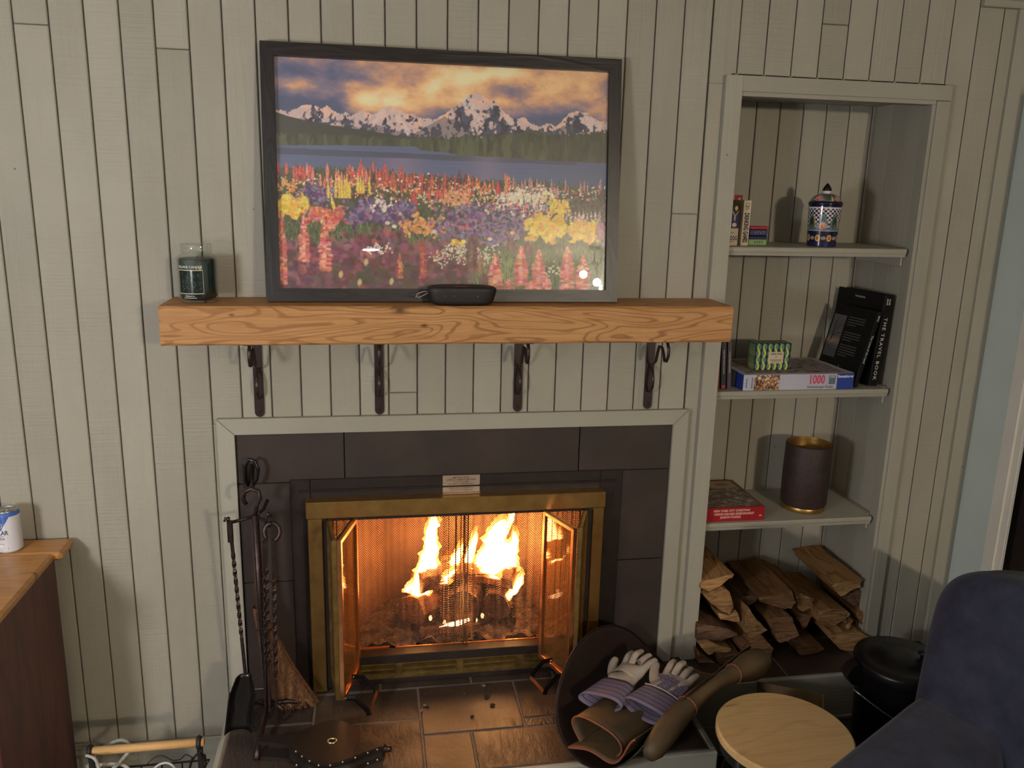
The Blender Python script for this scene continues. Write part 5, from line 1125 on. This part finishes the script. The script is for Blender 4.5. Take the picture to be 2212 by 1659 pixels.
twist((.152, -.186, .86), (.135, -.192, .34), .0045, tg, 'shaft')
# hearth broom
br = thing('hearth_broom', 'straw hearth broom hanging behind the iron poker', 'broom', (.16, -.10, .30))
MB().tube([(.118, -.088, .90), (.117, -.092, .72), (.116, -.098, .60)], [.009, .0085, .011], 10).build('handle', wood('broom_handle', sr(120, 78, 48), sr(90, 56, 34), sr(60, 38, 24), 'z', 8., .6, .4), br, True)
STRAW = wood('straw', sr(132, 94, 62), sr(94, 62, 42), sr(58, 38, 28), 'z', 40., .9, .8, 7., bump=.9)
def brush(u, v):
    th = 2*math.pi*u; w = .018+.010*v+.040*v**1.6; d = .016+.012*v; x = .118+.085*v**1.25+w*math.cos(th)*(1+.06*math.sin(9*th)); y = -.098-.01*v+d*math.sin(th); return (x, y, .615-.315*v+.008*math.sin(13*th)*v)
MB().grid(brush, 44, 16, True).build('brush_head', STRAW, br, True)
rs = np.random.default_rng(12); bs = MB()
for k in range(170):
    th = rs.uniform(0, 6.28); q = math.sqrt(rs.uniform(.4, 1.05)); pts = []
    for v_ in (.35, .65, 1., 1.06):
        w = .018+.010*v_+.040*v_**1.6; d = .016+.012*v_; pts.append((.118+.085*v_**1.25+w*q*math.cos(th)*1.02, -.098-.01*v_+d*q*math.sin(th)*1.05, .615-.310*v_))
    bs.tube(pts, .0009, 3, caps=False)
o = bs.build('bristles', STRAW, br); o['kind'] = 'stuff'
for v_ in (.22, .42): MB().tube([brush(k/24, v_) for k in range(24)], .0022, 5, True).build('binding_cord', M['black'], br, True)
# ash shovel hanging hook on the wall tile (large curved hook)
wh = thing('wall_hook', 'dark curved metal hook fixed to the slate tiles above the tool stand', 'hook', (.10, -.02, 1.02))
MB().tube([(.092, -.012, .965), (.088, -.03, .985), (.092, -.045, 1.035), (.104, -.05, 1.058), (.120, -.05, 1.052), (.128, -.05, 1.025), (.122, -.05, .995), (.112, -.05, .98)], .0055, 8).build('hook', M['blackgloss'], wh, True)
MB().box(.078, .108, -.016, -.0085, .955, 1.03, .003).build('plate', M['blackmetal'], wh)

# ================================================================== BELLOWS
bl = thing('bellows', 'dark leather fireplace bellows with brass studs lying on the hearth', 'bellows', (.31, -.37, HZ))
ax = Vector((.93, -.13, 0)).normalized(); pe = Vector((-ax.y, ax.x, 0)); B0 = Vector((.140, -.335, 0))
def belw(t):   # half width along the length 0..1
    pts = [(0, .016), (.10, .017), (.22, .022), (.30, .038), (.40, .070), (.52, .092), (.62, .090), (.75, .066), (.86, .038), (.94, .020), (1., .012)]
    xs, ys = zip(*pts); return float(np.interp(t, xs, ys))
L_ = .34; OUT = [(t, belw(t)) for t in np.linspace(0, 1, 40)]
def plate(z0, z1, tilt, name, mat, s_=1.):
    up_ = [B0+ax*(t*L_)+pe*(w*s_) for t, w in OUT]; dn = [B0+ax*(t*L_)-pe*(w*s_) for t, w in OUT][::-1]; pl_ = up_+dn; n = len(pl_); f_ = lambda p, zz: Vector((p.x, p.y, zz+tilt*(p-B0).dot(ax)/L_))
    return MB().add([f_(p, z0) for p in pl_]+[f_(p, z1) for p in pl_], [list(range(n)), list(range(n, 2*n))[::-1]]+[(i, n+i, n+(i+1) % n, (i+1) % n) for i in range(n)]).build(name, mat, bl)
BW = pm('dark_stained_board', sr(28, 21, 18), sr(38, 29, 24), 9, (1, 1, 1), .38, 0, .1, 60, spec=.5)
LE = pm('black_leather', sr(26, 20, 18), sr(36, 28, 25), 20, rough=.4, bump=.3, bscale=60)
plate(HZ+.001, HZ+.012, 0, 'lower_board', BW); plate(HZ+.050, HZ+.060, -.016, 'upper_board', BW)
vs = []; K = 7
for j in range(K):
    f_ = j/(K-1); s_ = .985-.10*math.sin(math.pi*f_)*(1 if j % 2 else .6)
    pl_ = [B0+ax*(t*L_)+pe*(w*s_) for t, w in OUT[9:]]+[B0+ax*(t*L_)-pe*(w*s_) for t, w in OUT[9:]][::-1]
    vs += [Vector((p.x, p.y, HZ+.010+f_*(.042-.014*(p-B0).dot(ax)/L_))) for p in pl_]
n = len(vs)//K; MB().add(vs, [(j*n+i, j*n+(i+1) % n, (j+1)*n+(i+1) % n, (j+1)*n+i) for j in range(K-1) for i in range(n)]).build('leather_bag', LE, bl, True)
tp = B0+ax*L_; MB().tube([tp+ax*(-.02)+Vector((0, 0, HZ+.03)), tp+ax*.012+Vector((0, 0, HZ+.028)), tp+ax*.02+Vector((0, 0, HZ+.028))], [.016, .0095, .0085], 12).build('nozzle', M['iron'], bl, True)
def btop(t, s): p = B0+ax*(t*L_)+pe*s; return Vector((p.x, p.y, HZ+.060-.016*t))
hc = btop(.575, .0); MB().tube([hc+ax*(.012*math.cos(a))+pe*(.010*math.sin(a))+Vector((0, 0, .001)) for a in [2*math.pi*k/20 for k in range(20)]], .0028, 8, True).build('grommet', pm('bright_brass', sr(214, 190, 150), rough=.25, metal=.9), bl, True)
MB().lathe([(0, .0008), (.0098, .0008)], hc.x, hc.y, hc.z, 20, False).build('valve_hole', M['blackgloss'], bl)
c0_ = B0+ax*(.80*L_)
MB().add([btop(.78, .058)+Vector((0, 0, .001)), btop(.78, -.058)+Vector((0, 0, .001)), btop(.99, -.013)+Vector((0, 0, .002)), btop(.99, .013)+Vector((0, 0, .002)), btop(.80, 0)+Vector((0, 0, .004))], [(0, 4, 1), (1, 4, 2), (2, 4, 3), (3, 4, 0)]).build('nose_leather', LE, bl)
for t in (.31, .37, .44, .52, .61, .70, .79, .88, .95):
    w = belw(t); p = B0+ax*(t*L_)-pe*(w+.0008)
    for zz in (HZ+.0545-.016*t, HZ+.0065):
        MB().sphere((p.x, p.y, zz), .0034, 8, 6).build('stud', pm('stud_brass', sr(200, 180, 140), rough=.3, metal=.9), bl, True)
# bits of charcoal dropped on the slate
for k, (x, y, s_) in enumerate([(1045, 1483, .010), (1052, 1508, .009), (1064, 1525, .010), (1020, 1549, .007), (918, 1525, .009), (910, 1537, .009), (924, 1529, .006), (1003, 1500, .004)]):
    c = atZ(x, y, HZ); m = MB(); r = np.random.default_rng(k)
    m.grid(lambda u, v: (c.x+s_*(.8+.5*math.sin(7*u*6.28+k)*.3)*math.cos(6.283*u)*math.sin(math.pi*v), c.y+s_*.7*math.sin(6.283*u)*math.sin(math.pi*v)*(1+.3*math.sin(u*19+k)), HZ+.001+s_*.35-s_*.4*math.cos(math.pi*(.02+.96*v))), 9, 6, True)
    tag(m.build('charcoal_bit', pm('charcoal_%d' % k, sr(*((96, 84, 74) if k in (0, 4, 5, 7) else (34, 28, 26))), rough=.9)), ['pale grey flake of ash on the slate by the sill', 'dark flake of charcoal on the wide middle slate', 'crumbly charcoal flake beside the dark flake on the middle slate', 'small black charcoal crumb in the centre of the middle slate', 'grey ash crumb on the slate joint, larger one', 'grey ash crumb on the slate joint, rearmost towards the room', 'tiny dark crumb beside the slate joint', 'tiny white ash speck on the middle slate'][k], 'charcoal', 'ash and charcoal bits on the hearth')

# ================================================================== STEEL LOG CRADLE WITH CANVAS CARRIER AND GLOVES
A_ = Vector((.80, .60, 0)); Bp = Vector((-.60, .80, 0)); CB = Vector((1.245, -.318, HZ+.004))
def usec(s, r_=.165, mx=1.22):
    """arc length s across the cradle -> (offset, height)"""
    sg = 1 if s >= 0 else -1; a = abs(s)/r_
    if a <= mx: return sg*r_*math.sin(a), r_*(1-math.cos(a))
    e_ = abs(s)-r_*mx; return sg*(r_*math.sin(mx)+e_*math.cos(mx)), r_*(1-math.cos(mx))+e_*math.sin(mx)
def cradle(u, v, R=.288, lift=0.):
    rr_ = R*v; th = 2*math.pi*u; a, s = rr_*math.cos(th)*.98, rr_*math.sin(th)*1.10; o_, h_ = usec(s); return CB+A_*a+Bp*o_+Vector((0, 0, h_+lift))
lc_ = thing('log_cradle', 'round sheet of dark steel folded into a log cradle on the hearth', 'log holder', CB)
o = MB().grid(lambda u, v: cradle(u, .02+.98*v), 72, 22, True).build('steel_sheet', pm('dark_sheet_steel', sr(44, 33, 28), sr(58, 43, 36), 7, rough=.42, metal=.45, bump=.06, bscale=30), lc_, True); sm = o.modifiers.new('thick', 'SOLIDIFY'); sm.thickness = .0025; sm.offset = 1
MB().tube([cradle(k/72, 1.) for k in range(72)], .0024, 6, True).build('rim', M['iron'], lc_, True)
CV = pm('waxed_canvas', sr(92, 72, 44), sr(66, 52, 34), 9, rough=.62, bump=.25, bscale=25, bdist=.006); PIP = pm('rust_piping', sr(128, 70, 46), rough=.6)
lg = thing('log_carrier', 'olive brown waxed canvas log carrier lying in the steel cradle', 'log carrier', CB+Vector((0, 0, .02)))
def canv(u, v):
    a = -.285+.60*u; s = .05-.13*u-(.31-.10*u)*v; o_, h_ = usec(s, .15, 1.2); k = 1-u
    lift = .016+.014*math.sin(u*5+v*4)+.012*math.sin(v*9+u*3)+.05*math.exp(-((v-.30)/.22)**2)*(.35+.65*math.exp(-(k/.5)**2))
    return CB+A_*a+Bp*o_*1.0+Vector((0, 0, h_*.92+lift))
o = MB().grid(canv, 46, 40).build('canvas', CV, lg, True); sm = o.modifiers.new('thick', 'SOLIDIFY'); sm.thickness = .003
MB().tube([canv(0, k/39) for k in range(40)], .0030, 6).build('piping', PIP, lg, True)
MB().tube([canv(1, k/39) for k in range(40)], .0030, 6).build('piping', PIP, lg, True)
# open rolled mouth at the front: a loop of canvas
def mouth(u, v):
    th = math.radians(-60+300*u); c = CB+A_*(-.25+.20*v)+Bp*(-.02)+Vector((0, 0, .072)); rr_ = .062+.006*math.sin(3*th); return c+Bp*(rr_*1.35*math.cos(th))+Vector((0, 0, rr_*.85*math.sin(th)))
o = MB().grid(mouth, 34, 10).build('canvas_fold', CV, lg, True); sm = o.modifiers.new('thick', 'SOLIDIFY'); sm.thickness = .003
MB().tube([mouth(k/40, 0) for k in range(41)], .0032, 6).build('piping', PIP, lg, True)
# rolled handle sleeve along the near lip
sl = []; sr_ = []
for i in range(26):
    f_ = i/25; a = -.27+.62*f_; base = CB+A_*a+Bp*(-.205+.012*math.sin(f_*5))+Vector((0, 0, .150+.045*math.sin(f_*math.pi)-.02*(1-f_))); sl.append(base); sr_.append(.027+.006*math.sin(f_*9)+(.012*math.exp(-((f_-.86)/.12)**2)))
sr_[0] = .018; sr_[-1] = .012; sr_[-2] = .028
MB().tube(sl, sr_, 16).build('rolled_sleeve', CV, lg, True)
for i in (8, 17): 
    d = (sl[i+1]-sl[i-1]).normalized(); s0 = d.orthogonal().normalized(); s1 = d.cross(s0); MB().tube([sl[i]+(s0*math.cos(a)+s1*math.sin(a))*(sr_[i]+.0012) for a in [2*math.pi*k/20 for k in range(20)]], .0018, 5, True).build('sleeve_seam', PIP, lg, True)
def flap(u, v):
    a = .10+.20*u; s = -.17+.22*v; o_, h_ = usec(s, .16, 1.2); bul = .05*math.sin(math.pi*v)*math.sin(math.pi*min(1, u*1.1)); return CB+A_*a+Bp*o_+Vector((0, 0, h_*.8+.035+bul))
o = MB().grid(flap, 24, 24).build('canvas_flap', CV, lg, True); sm = o.modifiers.new('thick', 'SOLIDIFY'); sm.thickness = .003
MB().tube([flap(1, k/23) for k in range(24)], .003, 6).build('piping', PIP, lg, True)

# work gloves: leather palms with striped cloth backs and stiff cuffs
GL = pm('glove_leather', sr(176, 162, 148), sr(150, 136, 124), 16, rough=.75, bump=.35, bscale=60)
def _stripe():
    s = NT('striped_cloth'); v = s.coord((1, 1, 1)); a = s.n('ShaderNodeAttribute', attribute_name='stripe'); w = s.math('SINE', s.math('MULTIPLY', a.outputs['Fac'], 40.)); c = s.mix(s.ramp(w, [(.86, 0.), (.95, 1.)]), sr(108, 96, 116), sr(52, 44, 60)); s.bump(s.noise(v, 160, 2), .3, .002); return s.fin(c, .85)
ST = _stripe()
def glove(name, label, P0, D, N, flip, spread, cloth=True):
    """P0 wrist centre, D finger direction, N up normal of the back/palm"""
    P0, D, N = Vector(P0), Vector(D).normalized(), Vector(N); N = (N-D*N.dot(D)).normalized(); S = D.cross(N)*flip
    t = thing(name, label, 'glove', P0, 'work gloves on the canvas carrier')
    Q = lambda d, s, n=0.: P0+(D*d+S*s+N*n)*1.14
    verts = []; edges = []; rad = []
    def chain(pts, rads, start=None):
        prev = start
        for p, r_ in zip(pts, rads):
            verts.append(p); rad.append(r_); i = len(verts)-1
            if prev is not None: edges.append((prev, i))
            prev = i
        return prev
    root = chain([Q(.0, 0), Q(.035, 0), Q(.075, .0, .004)], [(.044, .017), (.046, .018), (.044, .017)])
    for k, (s, L_f, sp_, cu) in enumerate(((.030, .072, .22, .012), (.010, .080, .06, .020), (-.011, .075, -.08, .010), (-.031, .060, -.26, .004))):
        b = Q(.092, s, .004); chain([b, b+(D+S*sp_*spread).normalized()*(L_f*.5)+N*cu, b+(D+S*sp_*spread).normalized()*L_f+N*(cu*.4)], [(.0125, .0115), (.0118, .011), (.0095, .009)], root)
    chain([Q(.052, .044, .004), Q(.082, .060, .010), (Q(.108, .066, .012))], [(.0175, .014), (.0145, .0125), (.0110, .0105)], root-1)
    me = bpy.data.meshes.new('glove_body'); org = root_loc(t); me.from_pydata([tuple(p-org) for p in verts], edges, []); me.update()
    o = bpy.data.objects.new('glove_body', me); COL.objects.link(o); o.parent = t; me.materials.append(GL)
    sk = o.modifiers.new('skin', 'SKIN'); sk.use_smooth_shade = True
    for i, r_ in enumerate(rad): me.skin_vertices[0].data[i].radius = r_; me.skin_vertices[0].data[i].use_root = (i == 0)
    ss_ = o.modifiers.new('sub', 'SUBSURF'); ss_.levels = 2; ss_.render_levels = 2
    # stiff cuff flaring back from the wrist
    m = MB(); K = 30
    def cuf(u, v): th = 2*math.pi*u; w = .050+.016*v; h = .017+.004*v; return Q(.012-.085*v, w*math.cos(th), h*math.sin(th)*(1+.1*math.sin(3*th)))
    m.grid(cuf, K, 8, True); c = m.build('cuff', ST, t, True); at = c.data.attributes.new('stripe', 'FLOAT', 'POINT'); at.data.foreach_set('value', [j/7*.8 for j in range(8) for _ in range(K)]); md = c.modifiers.new('thick', 'SOLIDIFY'); md.thickness = .002
    # cloth band across the knuckles and back
    if not cloth: return t
    m = MB()
    def bk(u, v): s = -.043+.086*u; return Q(.012+.062*v, s, .0185-.010*(2*u-1)**2+.0015*math.sin(u*30+v*5)+.001*math.sin(v*40))
    m.grid(bk, 22, 16); c = m.build('cloth_back', ST, t, True); at = c.data.attributes.new('stripe', 'FLOAT', 'POINT'); at.data.foreach_set('value', [j/15*.9 for j in range(16) for _ in range(22)])
    MB().tube([Q(.012, -.048+.096*k/12, .019-.008*(k/6-1)**2) for k in range(13)], .0025, 5).build('hem', GL, t, True)
    return t
glove('work_glove', 'grey leather work glove, palm up with fingers towards the fireplace', (1.150, -.342, .418), (.70, .60, .10), (-.35, .05, 1), -1, .8, False)
glove('work_glove', 'grey work glove with purple striped cloth back, beside the palm-up glove', (1.258, -.418, .424), (.72, .66, .04), (-.05, -.15, 1), -1, .45)

# ================================================================== BUCKET, TABLE, BOX
bkx, bky, bkz = 2.078, -.338, .440
bk_ = thing('ash_bucket', 'black lidded metal ash bucket with wire bail handle on the floor', 'bucket', (bkx, bky, 0))
BM = pm('bucket_black', sr(22, 19, 19), sr(30, 26, 25), 18, rough=.32, metal=.3)
MB().lathe([(0, .0), (.105, .0), (.108, .01), (.130, bkz-.03), (.134, bkz-.025), (.134, bkz-.015), (.131, bkz-.012)], bkx, bky, 0, 48, False).build('body', BM, bk_, True)
MB().lathe([(.138, bkz-.028), (.139, bkz-.010), (.135, bkz-.003), (.11, bkz), (.075, bkz+.004), (.07, bkz+.010), (.02, bkz+.014), (0, bkz+.014)], bkx, bky, 0, 48, False).build('lid', BM, bk_, True)
MB().lathe([(.008, bkz+.013), (.008, bkz+.022), (.016, bkz+.028), (.016, bkz+.034), (0, bkz+.038)], bkx+.05, bky-.03, 0, 16, False).build('lid_knob', BM, bk_, True)
MB().prism([(bkx-.165, bkz-.075), (bkx-.13, bkz-.085), (bkx-.13, bkz-.02), (bkx-.15, bkz-.005), (bkx-.172, bkz-.02), (bkx-.185, bkz-.045)], 'y', bky-.010, bky+.030).build('ear', BM, bk_)
MB().tube([(bkx-.175+.35*k/20, bky-.01-.115*math.sin(math.pi*k/20)-.02, bkz-.075-.075*math.sin(math.pi*k/20)) for k in range(21)], .003, 8).build('bail_handle', M['silver'], bk_, True)

tcx, tcy, tz, trd = 1.512, -.668, .470, .176
rt_ = thing('side_table', 'round pale wood topped side table with black base', 'table', (tcx, tcy, 0))
MB().lathe([(0, tz-.026), (trd-.006, tz-.026), (trd, tz-.020), (trd, tz-.005), (trd-.005, tz), (0, tz)], tcx, tcy, 0, 64, False).build('table_top', M['pine'], rt_, 2)
MB().lathe([(trd-.012, tz-.027), (trd-.012, tz-.06), (trd-.017, tz-.06), (trd-.017, tz-.027)], tcx, tcy, 0, 48, False).build('apron', M['black'], rt_, True)
for k in range(4):
    a = math.radians(20+90*k); MB().tube([(tcx+(trd-.02)*math.cos(a), tcy+(trd-.02)*math.sin(a), tz-.03), (tcx+(trd+.0)*math.cos(a), tcy+(trd+.0)*math.sin(a), 0)], .012, 8).build('leg', M['black'], rt_, True)
MB().lathe([(0, .0), (trd-.03, .0), (trd-.025, .30), (trd-.03, .30), (trd-.035, .01), (0, .01)], tcx, tcy, .02, 40, False).build('storage_drum', M['black'], rt_, True)
cb = thing('cardboard_box', 'open brown cardboard box on the floor behind the round table', 'box', (1.70, -.40, 0))
CBD = pm('cardboard', sr(122, 96, 64), sr(108, 84, 54), 10, rough=.8)
bc = Vector((1.585, -.395)); ang = math.radians(-28); ca, sa = math.cos(ang), math.sin(ang); Mx = Matrix(((ca, -sa, 0, 1.68), (sa, ca, 0, -.395), (0, 0, 1, 0), (0, 0, 0, 1)))
for (a, b, c, d, nm) in ((-.10, .10, -.10, -.096, 'side'), (-.10, .10, .096, .10, 'side'), (-.10, -.096, -.096, .096, 'side'), (.096, .10, -.096, .096, 'side')):
    m = MB(); m.m = Mx; m.box(a, b, c, d, .001, .345); m.build(nm, CBD, cb)
m = MB(); m.m = Mx; m.box(-.096, .096, -.096, .096, .001, .006); m.build('bottom', CBD, cb)

# ================================================================== ARMCHAIR
def _navy():
    s = NT('navy_chenille'); v = s.coord((1, 1, 1)); n = s.noise(v, 16, 5, .6); f_ = s.noise(v, 210, 2)
    c = s.ramp(n, [(.3, sr(36, 38, 52)), (.7, sr(52, 54, 70))]); s.bump(s.math('ADD', s.math('MULTIPLY', n, .6), s.math('MULTIPLY', f_, .35)), .35, .006); s.b.inputs['Sheen Weight'].default_value = .08; s.b.inputs['Sheen Roughness'].default_value = .5
    return s.fin(c, .9, 0., .1)
NV = _navy()
ac = thing('armchair', 'navy blue upholstered armchair with puffy back cushion in the corner', 'armchair', (1.95, -1.25, 0))
aD = Vector((-.86, -.51, 0)).normalized(); aS = Vector((.51, -.86, 0)).normalized()    # aD: towards the chair front, aS: across to the other arm
AO = Vector((1.765, -.80, 0))                                                          # back end of the far arm
def rbox(fn_c, dims, e=.45, bulge=.0, nz=0.0, seed=0):
    c, (D, S) = fn_c
    def g(u, v):
        th = 2*math.pi*u; ph = math.pi*(v-.5); f_ = lambda w, m_: math.copysign(abs(w)**m_, w)
        x, y, z = f_(math.cos(ph), e)*f_(math.cos(th), e), f_(math.cos(ph), e)*f_(math.sin(th), e), f_(math.sin(ph), e)
        k = 1+nz*(math.sin(5*x+seed)*math.sin(4*z+2*y+seed))
        return c+D*(dims[0]*x*k)+S*(dims[1]*y*k)+Vector((0, 0, dims[2]*z*k))
    return g
MB().grid(rbox((AO+aD*.30+aS*.115+Vector((0, 0, .33)), (aD, aS)), (.44, .122, .340), .34, 0, .006), 64, 40, True).build('arm', NV, ac, True)
MB().grid(rbox((AO+aD*.30+aS*.80+Vector((0, 0, .33)), (aD, aS)), (.44, .122, .340), .34, 0, .006), 64, 40, True).build('arm', NV, ac, True)
MB().grid(rbox((AO+aD*.30+aS*.46+Vector((0, 0, .33)), (aD, aS)), (.42, .24, .14), .4), 48, 30, True).build('seat_cushion', NV, ac, True)
MB().box(0, 0, 0, 0, 0, 0) if False else None
MB().grid(rbox((AO+aD*-.10+aS*.40+Vector((0, 0, .672)), ((aD*.96+Vector((0, 0, .25))).normalized(), aS)), (.15, .40, .335), .42, 0, .02, 1.), 64, 44, True).build('back_cushion', NV, ac, True)
MB().grid(rbox((AO+aD*-.30+aS*.46+Vector((0, 0, .46)), (aD, aS)), (.13, .46, .44), .35, 0, .006), 48, 30, True).build('back_frame', NV, ac, True)
m = MB(); m.m = Matrix(((aD.x, aS.x, 0, AO.x), (aD.y, aS.y, 0, AO.y), (0, 0, 1, 0), (0, 0, 0, 1))); m.box(-.35, .66, .05, .87, .04, .20, .01); m.build('base', NV, ac)
for a, b in ((-.3, .1), (-.3, .82), (.6, .1), (.6, .82)): p_ = AO+aD*a+aS*b; MB().tube([(p_.x, p_.y, .05), (p_.x, p_.y, 0)], [.022, .018], 10).build('foot', M['black'], ac)

# ================================================================== CABINET AND CAN
CTZ = .827
cbn = thing('cabinet', 'dark wood cabinet with golden plank top beside the wall', 'cabinet', (-.8, -.26, 0))
MB().box(-1.30, -.398, -.125, -.022, CTZ-.026, CTZ, .008).build('top_end_board', M['cabtop'], cbn)
MB().box(-1.30, -.418, -.56, -.1262, CTZ-.026, CTZ, .007).build('top_board', M['cabtop'], cbn)
MB().box(-.455, -.432, -.52, -.085, 0, CTZ-.0265, .002).build('side_panel', M['cabside'], cbn)
MB().box(-1.28, -1.257, -.52, -.085, 0, CTZ-.0265, .002).build('side_panel', M['cabside'], cbn)
MB().box(-1.257, -.455, -.10, -.085, .06, CTZ-.0265).build('back_panel', M['cabside'], cbn)
MB().box(-1.257, -.455, -.50, -.1, .06, .08).build('bottom_panel', M['cabside'], cbn)
for a, b in ((-1.255, -.858), (-.854, -.457)):
    d = MB().box(a, b, -.522, -.502, .08, CTZ-.03, .004).build('door', M['cabside'], cbn); MB().sphere(((b-.03) if a < -1 else (a+.03), -.532, .5), .011, 12, 8).build('knob', M['brassold'], d, True)
kx, ky = -.541, -.088
kn = thing('soda_can', 'white and blue soda can standing on the cabinet top', 'can', (kx, ky, CTZ))
p = Paint(160, 110, sr(206, 204, 208)); u, v = p.u, p.v
p.mixin((v < .10)*1., C(62, 96, 168)); p.mixin(((v < .42) & (v < .42-np.abs(u-.5)*3.0+.06))*1., C(62, 96, 168)); p.blob(.5, .30, .045, .075, C(206, 210, 220)); p.blob(.5, .30, .036, .06, C(40, 48, 72))
p.mixin((v > .96)*1., C(170, 170, 174)); p.blob(.585, .86, .006, .02, C(90, 84, 110)); p.blob(.5, .80, .025, .05, C(226, 224, 226))
RC = .033; ac0 = math.radians(255-180)
crv = lambda V: RC*np.where(V < .07, .86+.14*np.clip(V/.07, 0, 1), np.where(V > .95, 1-.12*np.clip((V-.95)/.05, 0, 1), 1.))
p.mesh('body', lambda U, V: [kx+crv(V)*np.cos(ac0+2*np.pi*U), ky+crv(V)*np.sin(ac0+2*np.pi*U), CTZ+.001+.117*(1-V)], vcol('can_print', .25, .5), kn)
MB().lathe([(.029, .117), (.0295, .120), (.0285, .121), (.0265, .119), (.026, .115), (0, .115)], kx, ky, CTZ, 32, False).build('lid', M['silver'], kn, True)
MB().lathe([(0, .0012), (.029, .0012)], kx, ky, CTZ, 32, False).build('base', M['silver'], kn)
MB().tube([(kx+.004+.009*math.cos(a), ky-.004+.006*math.sin(a), CTZ+.117) for a in [2*math.pi*k/16 for k in range(16)]], .0016, 6, True).build('pull_tab', M['silver'], kn, True)
kc = ac0+math.pi; kw = lambda z: (lambda a, b: Vector((kx+(RC+.0004)*math.cos(kc+a/RC), ky+(RC+.0004)*math.sin(kc+a/RC), CTZ+z+b)))
NI = pm('can_navy_ink', sr(70, 66, 104), rough=.4)
lettering('POLAR', .017, NI, kn, kw(.062), .80, .03); lettering('SODA', .0095, pm('can_gold_ink', sr(110, 96, 90), rough=.4), kn, kw(.045), .95, .02); dashes(.022, .0014, NI, kn, kw(.0525)); dashes(.018, .0014, NI, kn, kw(.030), 2)

# ================================================================== WIRE CADDY AND ROPE
cd_ = thing('wire_caddy', 'black wire caddy with wooden dowel handle on the floor', 'caddy', (-.18, -.30, 0))
hy = -.30; hL, hR, hz = -.325, -.030, .318
MB().tube([(hL+.006, hy, hz), (hR+.012, hy, hz)], .0115, 14).build('dowel_handle', M['dowel'], cd_, True)
for xx, s_ in ((hL+.012, -1), (hR, 1)):
    MB().tube([(xx, hy+.013*math.cos(a), hz+.013*math.sin(a)) for a in [2*math.pi*k/18 for k in range(18)]], .0055, 6, True, flat=1.5).build('handle_band', M['black'], cd_, True)
    MB().box(xx-.008, xx+.008, hy-.003, hy+.003, .06, hz-.011, .001).build('upright', M['black'], cd_)
wr = M['blackgloss']
MB().tube([(hL-.03, hy-.11, .27), (hL+.03, hy-.12, .27), (-.10, hy-.12, .262), (-.062, hy-.11, .262), (-.048, hy-.08, .275), (-.044, hy-.04, .294), (-.03, hy-.02, .300), (-.012, hy-.03, .298), (-.006, hy-.05, .285), (-.010, hy-.08, .268), (-.018, hy-.11, .262)], .0035, 6).build('rim_wire', wr, cd_, True)
MB().tube([(hL, hy-.12, .262), (hR, hy-.12, .262), (hR+.01, hy+.06, .215), (hL, hy+.06, .215)], .003, 6, True).build('rim_wire', wr, cd_)
MB().tube([(hL+.01, hy-.10, .02), (hR-.01, hy-.10, .02), (hR-.01, hy+.05, .02), (hL+.01, hy+.05, .02)], .003, 6, True).build('foot_wire', wr, cd_)
for k in range(6):
    xx = hL+.01+(hR-hL-.02)*k/5
    MB().tube([(xx, hy-.12, .262), (xx, hy-.10, .02), (xx, hy+.05, .02), (xx, hy+.06, .215)], .0022, 5).build('basket_wire', wr, cd_)
RP = pm('white_braided_cord', sr(196, 190, 178), sr(170, 164, 152), 200, rough=.8, bump=.6, bscale=400)
def curve3(pts, k=8):
    out = []; P = [Vector(p) for p in pts]; P = [P[0]]+P+[P[-1]]
    for i in range(1, len(P)-2):
        for q in range(k):
            t = q/k; a, b, c, d = P[i-1], P[i], P[i+1], P[i+2]; out.append(.5*((2*b)+(c-a)*t+(2*a-5*b+4*c-d)*t*t+(3*b-a-3*c+d)*t**3))
    out.append(P[-2]); return out
def rp(lst): return [atY(x, y, Y) for x, y, Y in lst]
tag(MB().tube(curve3(rp([(190, 1660, -.27), (205, 1630, -.25), (235, 1608, -.23), (262, 1599, -.22), (278, 1606, -.22), (278, 1622, -.24), (262, 1642, -.26), (245, 1660, -.28), (225, 1680, -.29)])), .0052, 8).build('rope', RP, None, True), 'thick white cord looped over the caddy handle', 'rope', 'white cords in the caddy')
tag(MB().tube(curve3(rp([(186, 1632, -.33), (203, 1638, -.34), (212, 1655, -.34), (216, 1690, -.34), (200, 1720, -.3)])), .0040, 8).build('rope', RP, None, True), 'white cord hanging inside the left end of the caddy', 'rope', 'white cords in the caddy')
tag(MB().tube(curve3(rp([(185, 1655, -.26), (215, 1652, -.25), (245, 1650, -.25), (270, 1655, -.26), (282, 1672, -.27), (260, 1700, -.27)])), .0048, 8).build('rope', RP, None, True), 'white cord coil lying low in the caddy', 'rope', 'white cords in the caddy')
tag(MB().tube(curve3(rp([(325, 1670, -.27), (340, 1654, -.27), (357, 1648, -.27), (372, 1653, -.27), (385, 1670, -.27)])), .0034, 8).build('charging_cable', pm('cable_white', sr(200, 198, 192), rough=.4), None, True), 'thin white cable loop in the caddy', 'cable')
tag(MB().tube(curve3(rp([(318, 1650, -.24), (335, 1636, -.23), (352, 1633, -.23), (372, 1642, -.24), (390, 1640, -.22), (402, 1630, -.22), (420, 1640, -.24)])), .0016, 6).build('power_cord', M['black'], None, True), 'thin black power cord in the caddy', 'cable')

# ================================================================== UNSEEN SHADE PANEL above the cabinet, added to darken the wall beside it
shp = thing('shade_panel', 'unseen black flat panel added above the wooden cabinet to shade the wall', 'shade_panel', (-1.12, -.05, 1.5))
MB().box(-1.62, -.612, -.062, -.028, 1.16, 1.84, .004).build('body', M['black'], shp)
MB().box(-1.61, -.622, -.0635, -.0622, 1.175, 1.83).build('panel_front', M['blackgloss'], shp)
MB().box(-1.3, -.9, -.028, -.0005, 1.4, 1.65).build('wall_bracket', M['blackmetal'], shp)
